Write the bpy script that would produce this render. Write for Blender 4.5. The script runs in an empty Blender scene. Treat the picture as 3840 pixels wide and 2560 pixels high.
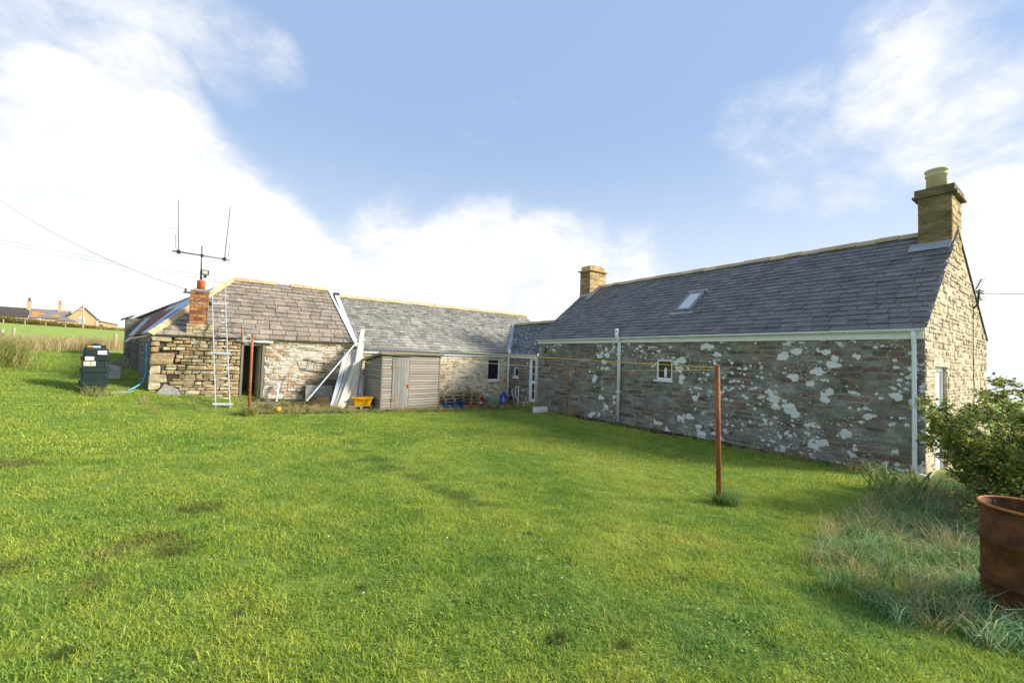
import bpy, math, random
import numpy as np
from mathutils import Vector, Matrix

random.seed(11)
RNG = np.random.default_rng(5)
S = bpy.context.scene
COL = S.collection
R_ = math.radians

# ------------------------------------------------------------------ camera
CAM = Vector((0, 0, 1.65))
YAW, PITCH, ROLL = R_(34.66), R_(2.14), R_(1.82)
cd = bpy.data.cameras.new('camera')
cam = bpy.data.objects.new('camera', cd)
COL.objects.link(cam)
fwd = Vector((math.sin(YAW) * math.cos(PITCH), math.cos(YAW) * math.cos(PITCH), math.sin(PITCH)))
r0 = Vector((math.cos(YAW), -math.sin(YAW), 0))
u0 = r0.cross(fwd)
rt = r0 * math.cos(ROLL) + u0 * math.sin(ROLL)
up = u0 * math.cos(ROLL) - r0 * math.sin(ROLL)
cam.matrix_world = Matrix(((rt.x, up.x, -fwd.x, CAM.x), (rt.y, up.y, -fwd.y, CAM.y), (rt.z, up.z, -fwd.z, CAM.z), (0, 0, 0, 1)))
cd.sensor_width = 36
cd.lens = 36 * 1550 / 3840
cd.clip_start = 0.05
cd.clip_end = 30000
S.camera = cam
S.view_settings.view_transform = 'Standard'
S.view_settings.look = 'None'
S.view_settings.gamma = 1
S.view_settings.use_curve_mapping = False
S.view_settings.exposure = 1.25
S.cycles.max_bounces = 6
S.cycles.transparent_max_bounces = 8

# ------------------------------------------------------------------ sun
SUN_EL = R_(30)
SUNH = Vector((0.80, -0.60, 0))
sund = SUNH * math.cos(SUN_EL) + Vector((0, 0, math.sin(SUN_EL)))
sl = bpy.data.lights.new('sun', 'SUN')
sl.energy = 3.0
sl.angle = R_(11)
sl.color = (1.0, 0.93, 0.82)
so = bpy.data.objects.new('sun', sl)
COL.objects.link(so)
so.rotation_euler = sund.to_track_quat('Z', 'Y').to_euler()
so.location = (20, -15, 20)


# ------------------------------------------------------------------ node helpers
def nd(t, ty, ins=None, **pr):
    n = t.nodes.new(ty)
    for k, v in pr.items():
        setattr(n, k, v)
    for k, v in (ins or {}).items():
        s = n.inputs[k]
        if isinstance(v, bpy.types.NodeSocket):
            t.links.new(v, s)
        else:
            s.default_value = v
    return n


def col(h):
    v = [int(h[i:i + 2], 16) / 255 for i in (0, 2, 4)]
    return tuple(x / 12.92 if x <= .04045 else ((x + .055) / 1.055) ** 2.4 for x in v) + (1,)


class NT:
    def __init__(s, t):
        s.t = t

    def noise(s, scale, detail=4, rough=.55, vec=None, dist=0):
        i = {'Scale': scale, 'Detail': detail, 'Roughness': rough, 'Distortion': dist}
        i['Vector'] = vec if vec is not None else s.pos()
        return nd(s.t, 'ShaderNodeTexNoise', i).outputs[0]

    def noisec(s, scale, detail=3, vec=None):
        return nd(s.t, 'ShaderNodeTexNoise', {'Scale': scale, 'Detail': detail, 'Vector': vec if vec is not None else s.pos()}).outputs[1]

    def voro(s, scale, vec=None, feature='F1', rand=1):
        n = nd(s.t, 'ShaderNodeTexVoronoi', {'Scale': scale, 'Randomness': rand, 'Vector': vec if vec is not None else s.pos()}, feature=feature)
        return n.outputs[0], (n.outputs[1] if feature == 'F1' else None)

    def pos(s):
        if not hasattr(s, '_p'):
            s._p = nd(s.t, 'ShaderNodeNewGeometry').outputs['Position']
        return s._p

    def ob(s):
        if not hasattr(s, '_o'):
            s._o = nd(s.t, 'ShaderNodeTexCoord').outputs['Object']
        return s._o

    def rnd(s):
        if not hasattr(s, '_r'):
            a = nd(s.t, 'ShaderNodeObjectInfo').outputs['Random']
            b = nd(s.t, 'ShaderNodeNewGeometry').outputs['Random Per Island']
            s._r = s.m('FRACT', s.m('ADD', a, b))
        return s._r

    def sv(s, v, k):
        return nd(s.t, 'ShaderNodeVectorMath', {0: v, 1: k}, operation='MULTIPLY').outputs[0]

    def vadd(s, a, b):
        return nd(s.t, 'ShaderNodeVectorMath', {0: a, 1: b}, operation='ADD').outputs[0]

    def m(s, op, a, b=0.0, c=0.0, clamp=False):
        n = nd(s.t, 'ShaderNodeMath', {0: a, 1: b, 2: c}, operation=op)
        n.use_clamp = clamp
        return n.outputs[0]

    def sm(s, f, a, b, lo=0., hi=1.):
        if a > b:
            a, b, lo, hi = b, a, hi, lo
        return nd(s.t, 'ShaderNodeMapRange', {0: f, 1: a, 2: b, 3: lo, 4: hi}, interpolation_type='SMOOTHSTEP').outputs[0]

    def ramp(s, f, st):
        n = nd(s.t, 'ShaderNodeValToRGB', {0: f})
        e = n.color_ramp.elements
        while len(e) < len(st):
            e.new(.5)
        for i, (p, c) in enumerate(st):
            e[i].position = p
            e[i].color = col(c) if isinstance(c, str) else c
        return n.outputs[0]

    def mix(s, f, a, b, bt='MIX'):
        a = col(a) if isinstance(a, str) else a
        b = col(b) if isinstance(b, str) else b
        return nd(s.t, 'ShaderNodeMix', {0: f, 6: a, 7: b}, data_type='RGBA', blend_type=bt).outputs[2]

    def val(s, c, k):
        return nd(s.t, 'ShaderNodeHueSaturation', {'Value': k, 'Color': c}).outputs[0]

    def xyz(s, v):
        return nd(s.t, 'ShaderNodeSeparateXYZ', {0: v}).outputs


class MT(NT):
    def __init__(s, name):
        s.mat = bpy.data.materials.new(name)
        s.mat.use_nodes = True
        s.t = s.mat.node_tree
        s.b = s.t.nodes['Principled BSDF']

    def bump(s, h, strength=.5, dist=.02):
        return nd(s.t, 'ShaderNodeBump', {'Height': h, 'Strength': strength, 'Distance': dist}).outputs[0]

    def done(s, c, rough=.85, bump=None, spec=.3, metal=0., **kw):
        b = s.b
        for k, v in {'Base Color': col(c) if isinstance(c, str) else c, 'Roughness': rough, 'Specular IOR Level': spec, 'Metallic': metal, **kw}.items():
            if isinstance(v, bpy.types.NodeSocket):
                s.t.links.new(v, b.inputs[k])
            else:
                b.inputs[k].default_value = v
        if bump is not None:
            s.t.links.new(bump, b.inputs['Normal'])
        return s.mat


# ------------------------------------------------------------------ world: sky with clouds
w = bpy.data.worlds.new('World')
S.world = w
w.use_nodes = True
t = w.node_tree
for n in list(t.nodes):
    t.nodes.remove(n)
N = NT(t)
sky = nd(t, 'ShaderNodeTexSky', sky_type='NISHITA', sun_disc=False, sun_elevation=SUN_EL, sun_rotation=math.atan2(sund.x, sund.y), altitude=20, air_density=1.0, dust_density=0.6, ozone_density=2.0)
dirv = nd(t, 'ShaderNodeTexCoord').outputs['Generated']
dx, dy, dz = N.xyz(dirv)
warp = N.vadd(dirv, N.sv(N.vadd(N.noisec(2.2, 5, dirv), (-.5, -.5, -.5)), (.30, .30, .26)))


def pxdir(x, y):
    d = rt * ((x - 1920) / 1550) - up * ((y - 1280) / 1550) + fwd
    return d.normalized(), 1 / d.length_squared


# cloud centres (where the clouds stand in the sky) with angular radius and weight
CL = [(60, 860, 520, 1.0), (480, 660, 380, 1.0), (560, 420, 200, .7), (700, 900, 420, 1.0), (300, 1150, 700, 1.0), (980, 1080, 330, .9), (300, 60, 380, .55), (800, 200, 300, .56), (1010, 270, 150, .5),
      (1260, 1120, 300, .85), (1500, 1060, 330, .95), (1800, 1020, 300, 1.0), (2060, 1060, 280, .85), (2350, 1120, 300, .6), (3060, 430, 260, .42), (2900, 560, 330, .36), (3420, 320, 300, .66), (3700, 420, 330, .66),
      (3250, 600, 300, .38), (3780, 760, 240, .9), (3800, 1000, 360, 1.0), (3650, 1200, 330, .9), (3500, 20, 300, .44), (-700, 800, 600, .9), (4700, 700, 700, .7), (4400, 1200, 500, .9)]
tot = None
for (x, y, r, k) in CL:
    d, c2 = pxdir(x, y)
    ang = r / 1550 * math.sqrt(c2) * 1.0
    dot = nd(t, 'ShaderNodeVectorMath', {0: nd(t, 'ShaderNodeVectorMath', {0: warp}, operation='NORMALIZE').outputs[0], 1: tuple(d)}, operation='DOT_PRODUCT').outputs['Value']
    v = N.sm(dot, math.cos(ang * 1.15), math.cos(ang * .25), 0, k)
    tot = v if tot is None else N.m('MAXIMUM', tot, v)
# general cloud field everywhere
fb = N.noise(3.2, 10, .62, N.sv(dirv, (1, 1, 1.9)), .35)
fb2 = N.noise(9.0, 9, .66, N.sv(dirv, (1, 1, 1.6)), .2)
back = N.sm(N.m('ADD', N.m('MULTIPLY', dx, math.sin(YAW)), N.m('MULTIPLY', dy, math.cos(YAW))), .35, -.1)
gen = N.m('MULTIPLY', N.sm(fb, .48, .66), N.m('MULTIPLY', back, .8))
tot = N.m('MAXIMUM', tot, gen)
tex = N.m('ADD', N.m('MULTIPLY', N.m('SUBTRACT', fb, .5), 1.25), N.m('MULTIPLY', N.m('SUBTRACT', fb2, .5), .55))
dens = N.m('ADD', tot, tex)
mask = N.sm(dens, .12, .92)
hz = N.sm(dz, .52, -.02)                      # pale haze towards the horizon
hz = N.m('MULTIPLY', N.m('POWER', hz, 1.15), .9)
skyc = N.mix(1.0, sky.outputs[0], (1.0, 1.0, 1.0, 1), 'MULTIPLY')
KS = 10.0
blue = nd(t, 'ShaderNodeMix', {0: .82, 6: skyc, 7: (1.75, 2.4, 3.6, 1)}, data_type='RGBA').outputs[2]
bh = N.mix(hz, blue, (4.0, 4.35, 4.55, 1))
cshade = N.mix(N.sm(N.m('ADD', N.m('MULTIPLY', fb2, .5), N.m('MULTIPLY', dens, .35)), .28, .62), (3.7, 3.85, 4.1, 1), (4.6, 4.6, 4.62, 1))
full = N.mix(N.m('MULTIPLY', mask, N.sm(fb2, .3, .6, .86, 1.0)), bh, cshade)
bg = nd(t, 'ShaderNodeBackground', {0: full, 1: 0.1})
t.links.new(bg.outputs[0], nd(t, 'ShaderNodeOutputWorld').inputs[0])


# ------------------------------------------------------------------ mesh helpers
class B:
    def __init__(s):
        s.v, s.f = [], []

    def add(s, vs, fs):
        k = len(s.v)
        s.v += [tuple(x) for x in vs]
        s.f += [tuple(i + k for i in f) for f in fs]
        return s

    def boxf(s, O, u, v, n, a0, a1, b0, b1, c0, c1):
        O, u, v, n = Vector(O), Vector(u), Vector(v), Vector(n)
        P = [O + u * a + v * b + n * c for c in (c0, c1) for b in (b0, b1) for a in (a0, a1)]
        return s.add(P, [(0, 2, 3, 1), (4, 5, 7, 6), (0, 1, 5, 4), (2, 6, 7, 3), (0, 4, 6, 2), (1, 3, 7, 5)])

    def box(s, x0, x1, y0, y1, z0, z1):
        return s.boxf((0, 0, 0), (1, 0, 0), (0, 1, 0), (0, 0, 1), x0, x1, y0, y1, z0, z1)

    def prism(s, pts, d):
        d = Vector(d)
        n = len(pts)
        a = [Vector(p) for p in pts]
        return s.add(a + [p + d for p in a], [tuple(range(n))[::-1], tuple(range(n, 2 * n))] + [(i, (i + 1) % n, n + (i + 1) % n, n + i) for i in range(n)])

    def tube(s, pts, r, seg=8, cap=True):
        pts = [Vector(p) for p in pts]
        rs = r if isinstance(r, (list, tuple)) else [r] * len(pts)
        rings = []
        ref = None
        for i, p in enumerate(pts):
            d = (pts[min(i + 1, len(pts) - 1)] - pts[max(i - 1, 0)]).normalized()
            if ref is None:
                ref = Vector((0, 0, 1)) if abs(d.z) < .9 else Vector((1, 0, 0))
            a = d.cross(ref).normalized()
            b = a.cross(d).normalized()
            ref = b
            rings.append([p + (a * math.cos(k * 2 * math.pi / seg) + b * math.sin(k * 2 * math.pi / seg)) * rs[i] for k in range(seg)])
        return s.loft(rings, cap)

    def loft(s, rings, cap=True):
        n = len(rings[0])
        vs = [p for r in rings for p in r]
        fs = []
        for i in range(len(rings) - 1):
            for k in range(n):
                a, b = i * n + k, i * n + (k + 1) % n
                fs.append((a, b, b + n, a + n))
        if cap:
            fs.append(tuple(range(n))[::-1])
            fs.append(tuple(range((len(rings) - 1) * n, len(rings) * n)))
        return s.add(vs, fs)

    def lathe(s, c, prof, seg=20, cap=True):
        c = Vector(c)
        return s.loft([[c + Vector((r * math.cos(k * 2 * math.pi / seg), r * math.sin(k * 2 * math.pi / seg), z)) for k in range(seg)] for r, z in prof], cap)

    def mesh(s, name, smooth=False, off=None):
        me = bpy.data.meshes.new(name)
        v = s.v
        if off is not None:
            v = [(x - off[0], y - off[1], z - off[2]) for x, y, z in v]
        me.from_pydata(v, [], s.f)
        if smooth:
            me.polygons.foreach_set('use_smooth', [True] * len(me.polygons))
        me.update()
        return me


WL = {}


def link(name, me, mat, parent=None):
    o = bpy.data.objects.new(name, me)
    if mat and not me.materials:
        me.materials.append(mat)
    COL.objects.link(o)
    if parent is not None:
        o.parent = parent
    return o


def part(b, name, mat, parent, smooth=False):
    """a mesh in world coordinates as part of its parent"""
    o = link(name, b.mesh(name, smooth), mat, parent)
    o.location = tuple(-x for x in WL.get(parent, (0, 0, 0)))
    return o


def piece(name, me, M, parent):
    o = bpy.data.objects.new(name, me)
    COL.objects.link(o)
    o.parent = parent
    o.matrix_local = M
    return o


def root(name, label, cat, loc, group=None):
    o = bpy.data.objects.new(name, None)
    COL.objects.link(o)
    o.location = loc
    o.empty_display_size = .2
    o['label'], o['category'] = label, cat
    o['kind'] = 'thing'
    if group:
        o['group'] = group
    WL[o] = tuple(loc)
    return o


def solo(b, name, mat, label, cat, base, group=None, smooth=False):
    """a thing that is one mesh"""
    o = link(name, b.mesh(name, smooth, base), mat)
    o.location = base
    o['label'], o['category'] = label, cat
    o['kind'] = 'thing'
    if group:
        o['group'] = group
    WL[o] = tuple(base)
    return o


def struct(b, name, mat, kind='structure', smooth=False):
    o = link(name, b.mesh(name, smooth), mat)
    o['kind'] = kind
    return o


def rrect(w, d, r, seg=3):
    out = []
    for cx, cy, a0 in ((w / 2 - r, d / 2 - r, 0), (-w / 2 + r, d / 2 - r, 90), (-w / 2 + r, -d / 2 + r, 180), (w / 2 - r, -d / 2 + r, 270)):
        for k in range(seg + 1):
            a = R_(a0 + 90 * k / seg)
            out.append((cx + r * math.cos(a), cy + r * math.sin(a)))
    return out


def mframe(O, u, v, n):
    return Matrix(((u[0], v[0], n[0], O[0]), (u[1], v[1], n[1], O[1]), (u[2], v[2], n[2], O[2]), (0, 0, 0, 1)))


# ------------------------------------------------------------------ terrain
CPT = [(11.8, 2.15, -.55), (11.8, 6, -.58), (11.8, 10.1, -.6), (11.8, 14.6, -.62), (15, 1, -.65), (19, 2, -.95), (15, -4, -.6), (11.5, 17, -.62),
       (10, 17.2, -.68), (7, 17.2, -.54), (4.2, 17.2, -.32), (.8, 17.2, -.08), (-1.95, 17.2, .19), (0, 15.7, -.27), (-2, 15.7, -.02), (3, 15.6, -.40), (7, 15.4, -.57),
       (0, 0, 0), (3, 0, -.08), (-3, 0, .02), (0, 4, -.08), (-4, 4, .08), (4, 4, -.32), (8, 4, -.45), (8, 9, -.5), (4, 10, -.38), (0, 10, -.2), (-4, 10, .1), (-8, 10, .4), (6, 0, -.25), (9, 1.5, -.45),
       (-6, 20, .7), (-12, 20, 1.0), (-3, 26, .7), (-16, 30, 1.25), (-5, 35, 1.2), (-12, 8, .5), (0, 35, 1.0), (20, 35, -.5), (30, 10, -2), (30, -10, -2), (0, -15, 0), (-20, 0, .8), (20, -20, -1), (-20, -20, .5), (-25, 20, 1.5)]
CPA = np.array(CPT)


def _phi(r):
    r = np.maximum(r, 1e-9)
    return r * r * np.log(r)


_n = len(CPA)
_K = _phi(np.linalg.norm(CPA[:, None, :2] - CPA[None, :, :2], axis=2)) + np.eye(_n) * 1.5
_Pm = np.c_[np.ones(_n), CPA[:, :2]]
_W = np.linalg.solve(np.block([[_K, _Pm], [_Pm.T, np.zeros((3, 3))]]), np.r_[CPA[:, 2], 0, 0, 0])


def ground(x, y):
    x = np.asarray(x, float)
    y = np.asarray(y, float)
    sh = x.shape
    x, y = x.ravel(), y.ravel()
    R = np.hypot(x, y)
    k = np.minimum(1, 36 / np.maximum(R, 1e-6))
    q = np.stack([x * k, y * k], 1)
    z = _phi(np.linalg.norm(q[:, None] - CPA[None, :, :2], axis=2)) @ _W[:_n] + np.c_[np.ones(len(q)), q] @ _W[_n:]
    a = x / np.maximum(R, 1e-6)
    f = np.clip((.25 - a) / .35, 0, 1) * (y > -.3 * R)
    ov = np.maximum(R - 36, 0)
    rise = .046 * np.minimum(ov, 92) - .02 * np.clip(ov - 110, 0, 400)
    fall = -.035 * np.minimum(ov, 500)
    z = z + np.where(ov > 0, f * rise + (1 - f) * fall, 0)
    z = z + .012 * np.sin(x * 1.7 + .4 * y) * np.sin(y * 1.3 - .5 * x)
    return z.reshape(sh)


def gz(x, y):
    return float(ground(np.array([x]), np.array([y]))[0])


def hit(px, py):
    """planning helper: the point of the terrain that a direction meets"""
    d = rt * ((px - 1920) / 1550) - up * ((py - 1280) / 1550) + fwd
    tt = np.arange(.6, 160, .04)
    X, Y = CAM.x + d.x * tt, CAM.y + d.y * tt
    below = (CAM.z + d.z * tt) < ground(X, Y)
    i = int(np.argmax(below)) if below.any() else len(tt) - 1
    return Vector((X[i], Y[i], CAM.z + d.z * tt[i]))


def atY(px, py, Y):
    d = rt * ((px - 1920) / 1550) - up * ((py - 1280) / 1550) + fwd
    return CAM + d * (Y / d.y)


def atD(px, py, D):
    return CAM + rt * ((px - 1920) / 1550 * D) - up * ((py - 1280) / 1550 * D) + fwd * D


# ------------------------------------------------------------------ materials
def lichen(m, c, scale, amount, color='d9dcd6', density=(.42, .6), dscale=.55, size=.42, grad=False):
    """round pale lichen rosettes with their own outlines"""
    p = m.vadd(m.sv(m.pos(), (1, 1, 1.35)), m.sv(m.vadd(m.noisec(scale * 2.2, 4), (-.5, -.5, -.5)), (.75 / scale,) * 3))
    d, cc = m.voro(scale, p)
    rr = m.m('POWER', m.xyz(cc)[0], 1.5)
    dn = m.noise(dscale, 3)
    if grad:
        dn = m.m('ADD', dn, m.sm(m.xyz(m.pos())[1], 12.5, 4.0, -.05, .07))
    dn = m.sm(dn, density[0], density[1])
    rad = m.m('MULTIPLY', m.m('MULTIPLY', rr, size), m.m('MULTIPLY', dn, amount))
    d = m.m('ADD', d, m.m('MULTIPLY', m.m('SUBTRACT', m.noise(scale * 7, 4, .65), .5), .30))
    k = m.m('MULTIPLY', m.sm(m.m('SUBTRACT', d, rad), .03, -.05), m.sm(m.noise(scale * 10, 3), .28, .45, .55, 1))
    return m.mix(m.m('MULTIPLY', k, .92), c, m.mix(m.noise(scale * 9, 3), color, 'f2f3ee')), k


def stone_mat(name, stops, lich=(), grain=14, bump=.6, rough=.92, wash=None, moss=None, soot=None, streak=None):
    m = MT(name)
    r = m.rnd()
    base = m.ramp(r, stops)
    pn = m.noise(3.0, 6, .62, m.sv(m.pos(), (1, 1, 2.6)))
    c = m.mix(.85, base, m.val(base, m.sm(pn, .25, .75, .55, 1.5)))
    g = m.noise(grain * 3, 5, .7)
    c = m.mix(.5, c, m.val(c, m.sm(g, .3, .7, .6, 1.45)))
    if moss:
        k = m.sm(m.noise(moss[1], 5, .6), moss[2], moss[2] + .12)
        c = m.mix(m.m('MULTIPLY', k, moss[3]), c, moss[0])
    if streak:
        k = m.sm(m.noise(streak[1], 6, .7, m.sv(m.pos(), (1, 1, 4.5))), streak[2], streak[2] + .1)
        c = m.mix(m.m('MULTIPLY', k, streak[3]), c, streak[0])
    if wash:                                             # worn limewash over the stone
        k = m.sm(m.m('ADD', m.noise(wash[1], 7, .68, m.sv(m.pos(), (1, 1, 1.9))), m.m('MULTIPLY', m.noise(.6, 2), .35)), wash[2], wash[2] + .07)
        c = m.mix(m.m('MULTIPLY', k, wash[3]), c, m.mix(m.noise(9, 4), wash[0], wash[4]))
    if soot:                                             # old damp stain with its own ragged outline
        x, y, z = m.xyz(m.pos())
        dd = m.m('ADD', m.m('POWER', m.m('DIVIDE', m.m('SUBTRACT', x, soot[0]), soot[2]), 2), m.m('POWER', m.m('DIVIDE', m.m('SUBTRACT', z, soot[1]), soot[3]), 2))
        dd = m.m('ADD', dd, m.m('MULTIPLY', m.m('SUBTRACT', m.noise(2.5, 5), .5), 2.2))
        c = m.mix(m.sm(dd, 1.1, .5, 0, .78), c, '4b463c')
    for L in lich:
        c, _ = lichen(m, c, *L)
    h = m.m('ADD', m.noise(grain, 6, .65), m.m('MULTIPLY', m.noise(grain * 5, 3), .35))
    return m.done(c, rough, m.bump(h, bump, .02), .2)


HL = [(4.0, 1.0, 'dcdfd9', (.47, .58), .6, .78, True), (9.0, 1.0, 'd6dad2', (.50, .62), .7, .70, True), (24, 1.0, 'c6ccc0', (.50, .66), 1.0, .5, True)]
M_hmortar = stone_mat('house_mortar', [(0, '84857b'), (1, '8d8d82')], HL, 10, 1.0, moss=('6a6a5a', 1.2, .50, .7), streak=('86705e', 2.2, .52, .75))
M_hstone = stone_mat('house_stone', [(0, '6e6356'), (.3, '7d6a5b'), (.5, '827f76'), (.7, '896f5f'), (.85, '787970'), (1, '5e594e')], HL, 12, .8, moss=('4f4c40', 1.1, .54, .7))
M_gmortar = stone_mat('gable_mortar', [(0, 'c9b99e'), (1, 'd3c4aa')], [], 16, .9)
M_gstone = stone_mat('gable_stone', [(0, 'bca88a'), (.3, 'd0c0a6'), (.6, 'c4ae90'), (.85, 'd4c7b0'), (1, 'b0957a')], [(26, .8, 'e9e4d8', (.5, .66), .8)], 14, .9)
M_dry = stone_mat('dry_stone', [(0, 'a58a62'), (.2, 'b8a580'), (.45, 'bfb294'), (.65, '9c8763'), (.82, 'ad9570'), (1, 'b0a98e')],
                  [(17, .9, 'e3dfd2', (.47, .62), 1.1), (34, .8, 'dfd9c8', (.45, .6), 1.7)], 12, 1.0, moss=('9a6a34', 2.2, .56, .55))
M_core = stone_mat('wall_core', [(0, '4e463a'), (1, '5a5144')], [], 12, .8)
M_lime = stone_mat('limewashed_stone', [(0, 'a08763'), (.35, 'b8a88c'), (.6, 'a38b6b'), (.8, 'b39173'), (1, '9a8a72')], [(15, .7, 'eeece4', (.5, .64), 1.0)], 13, 1.1, wash=('c9c2b2', 2.6, .66, .85, 'dad5ca'), moss=('a5704a', 1.5, .60, .6), soot=(3.25, .1, .95, .62))
M_limem = stone_mat('limewash_mortar', [(0, 'b7ab92'), (1, 'c0b49b')], [], 14, 1.0, wash=('c9c2b2', 2.6, .62, .9, 'dad5ca'), soot=(3.25, .1, .95, .62))
M_wingst = stone_mat('wing_stone', [(0, 'b09a78'), (.4, 'c4b394'), (.7, 'a98560'), (.9, 'b7a68a'), (1, '9a7455')], [(17, .6, 'e6e2d6', (.5, .64), 1.0)], 13, 1.0, wash=('d9ceb6', 3.0, .66, .8, 'e6dfce'))
M_wingm = stone_mat('wing_mortar', [(0, 'bdae90'), (1, 'c8b99b')], [], 14, 1.0, wash=('d9ceb6', 3.0, .62, .8, 'e6dfce'))
M_sidest = stone_mat('side_wall_stone', [(0, '6f6c64'), (.5, '827d74'), (1, '5c5a54')], [(14, .9, 'c9cdcb', (.45, .62), .9)], 12, .9)
M_chim = stone_mat('shaded_chimney_stone', [(0, '7a6a50'), (.4, '8a785a'), (.7, '6c604a'), (1, '80714f')], [(7, .8, 'cfd6cc', (.46, .62), .9), (16, .8, 'c3cdc0', (.45, .6), 1.2)], 12, .8, moss=('6e6446', 1.8, .5, .7))  # darker chimney tone, shade of the unlit faces put into the colour
M_chimlit = stone_mat('sunlit_chimney_stone', [(0, 'b39668'), (.4, 'c4a87c'), (.7, 'a5895e'), (1, 'bca27a')], [(16, .7, 'd9d4c2', (.48, .62), 1.2)], 12, .8)  # ochre copy with sunlight on the lit faces put into the colour
M_concrete = stone_mat('concrete', [(0, '9a978e'), (1, 'a6a297')], [], 20, .5)
M_flag = stone_mat('flagstone', [(0, '8f8d84'), (1, '99978c')], [], 12, .6)


def slate_mat(name, stops, lich=(), spots=None, moss=None, rough=.6):
    m = MT(name)
    base = m.ramp(m.rnd(), stops)
    c = m.mix(.8, base, m.val(base, m.sm(m.noise(2.2, 6, .65), .3, .7, .72, 1.3)))
    c = m.mix(.5, c, m.val(c, m.sm(m.noise(26, 5, .7), .3, .7, .7, 1.3)))
    if moss:
        c = m.mix(m.m('MULTIPLY', m.sm(m.noise(moss[1], 6, .65), moss[2], moss[2] + .14), moss[3]), c, moss[0])
    if spots:
        p = m.vadd(m.pos(), m.sv(m.vadd(m.noisec(24, 2), (-.5, -.5, -.5)), (.06, .06, .06)))
        d, cc = m.voro(11, m.sv(p, (1, 1.2, 1.2)))
        k = m.sm(m.m('SUBTRACT', d, m.m('MULTIPLY', m.m('POWER', m.xyz(cc)[1], 1.3), .36)), .04, -.04)
        c = m.mix(m.m('MULTIPLY', k, m.sm(m.noise(1.1, 3), .36, .52)), c, spots)
    for L in lich:
        c, _ = lichen(m, c, *L)
    h = m.m('ADD', m.noise(18, 5, .6), m.m('MULTIPLY', m.noise(60, 3), .4))
    return m.done(c, rough, m.bump(h, .35, .01), .4)


M_slateH = slate_mat('blue_grey_slate', [(0, '646161'), (.4, '6c6968'), (.7, '716d6c'), (.9, '767170'), (1, '5e5c5e')], [], None, ('6b6a62', .8, .56, .5))
M_slateW = slate_mat('grey_green_slate', [(0, '78766c'), (.3, '97938a'), (.6, '8a877c'), (.85, 'a39e92'), (1, '646460')], [(22, .7, 'c9c7bb', (.5, .62), .9)], None, ('8d8a76', 1.0, .52, .5))
M_slateL = slate_mat('brown_grey_stone_slate', [(0, '8b8072'), (.4, '998d7e'), (.7, '827667'), (1, 'a09381')], [(24, .6, 'b9b4a8', (.5, .62), .9)], '4e4339', ('a08f74', 1.2, .55, .4))
M_slateK = slate_mat('mossy_dark_slate', [(0, '4c5053'), (.5, '585c5e'), (1, '44494c')], [(11, 1.1, 'bcc4b6', (.34, .52), .9), (24, 1.0, 'b3bcae', (.34, .5), 1.2)], None, ('5e6450', 1.1, .5, .6))


def plain(name, c, c2=None, rough=.6, scale=8, bump=.12, spec=.4, metal=0, dirt=None, obj=False):
    m = MT(name)
    v = m.ob() if obj else m.pos()
    b = m.mix(m.sm(m.noise(scale, 6, .62, v), .32, .68), c, c2 or c)
    b = m.mix(.35, b, m.val(b, m.sm(m.rnd(), 0, 1, .82, 1.18)))
    if dirt:
        b = m.mix(m.m('MULTIPLY', m.sm(m.noise(dirt[1], 6, .7, v), .5, .68), dirt[2]), b, dirt[0])
    return m.done(b, rough, m.bump(m.noise(scale * 6, 4, .6, v), bump, .01), spec, metal)


def wood(name, c1, c2, c3, axis=(1, 14, 14), rough=.8, paint=None):
    m = MT(name)
    v = m.sv(m.ob(), axis)
    v = m.vadd(v, m.sv(nd(m.t, 'ShaderNodeCombineXYZ', {0: m.rnd(), 1: m.rnd(), 2: m.rnd()}).outputs[0], (31., 17., 23.)))
    g = m.noise(2.2, 7, .65, v, .6)
    c = m.ramp(g, [(.25, c1), (.5, c2), (.78, c3)])
    c = m.mix(.6, c, m.val(c, m.sm(m.rnd(), 0, 1, .72, 1.28)))
    if paint:
        c = m.mix(m.m('MULTIPLY', m.sm(m.noise(6, 6, .7), .40, .50), .95), c, paint)
    return m.done(c, rough, m.bump(g, .5, .01), .25)


M_ridge = plain('ochre_ridge_tile', 'c0a57c', 'd0b892', .85, 5, .3, .2, 0, ('8f8460', 6, .45))
M_ridge2 = plain('orange_ridge_tile', 'be9472', 'ccab80', .85, 5, .3, .2, 0, ('a69a80', 6, .4))
M_ridge3 = plain('buff_ridge_tile', 'a99878', 'bdab89', .85, 5, .3, .2, 0, ('6f6b52', 5, .5))
M_white = plain('white_upvc', 'e9ebec', 'f1f2f2', .35, 3, .02, .5)
M_gutter = plain('pale_grey_gutter', 'e6ecf2', 'eef2f5', .4, 3, .03, .5, 0, ('a3aba0', 5, .3))
M_lead = plain('lead_flashing', '8b8f98', 'a3a7ae', .5, 4, .25, .5)
M_whitepaint = plain('white_flashing_paint', 'dfe1e3', 'f0f1f1', .6, 5, .2, .3, 0, ('8f9194', 5, .6))
M_brick = MT('orange_brick')
_c = M_brick.ramp(M_brick.rnd(), [(0, '9c6a44'), (.3, 'b07f4c'), (.55, 'a3704a'), (.75, '7d5240'), (.9, '574840'), (1, 'b8935e')])
_c = M_brick.mix(.6, _c, M_brick.val(_c, M_brick.sm(M_brick.noise(14, 5, .7), .3, .7, .6, 1.4)))
_c, _ = lichen(M_brick, _c, 22, .8, 'd9d2c2', (.46, .62), 1.6)
M_brick = M_brick.done(_c, .9, M_brick.bump(M_brick.noise(30, 5, .6), .6, .01), .2)
M_bmortar = stone_mat('brick_mortar', [(0, 'a59a85'), (1, 'b0a58f')], [], 20, .6)
M_terra = plain('terracotta', 'c0633c', 'cc7148', .75, 6, .1, .3)
M_buff = plain('buff_clay_pot', 'b9ab88', 'c6b994', .75, 5, .1, .3)
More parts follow.
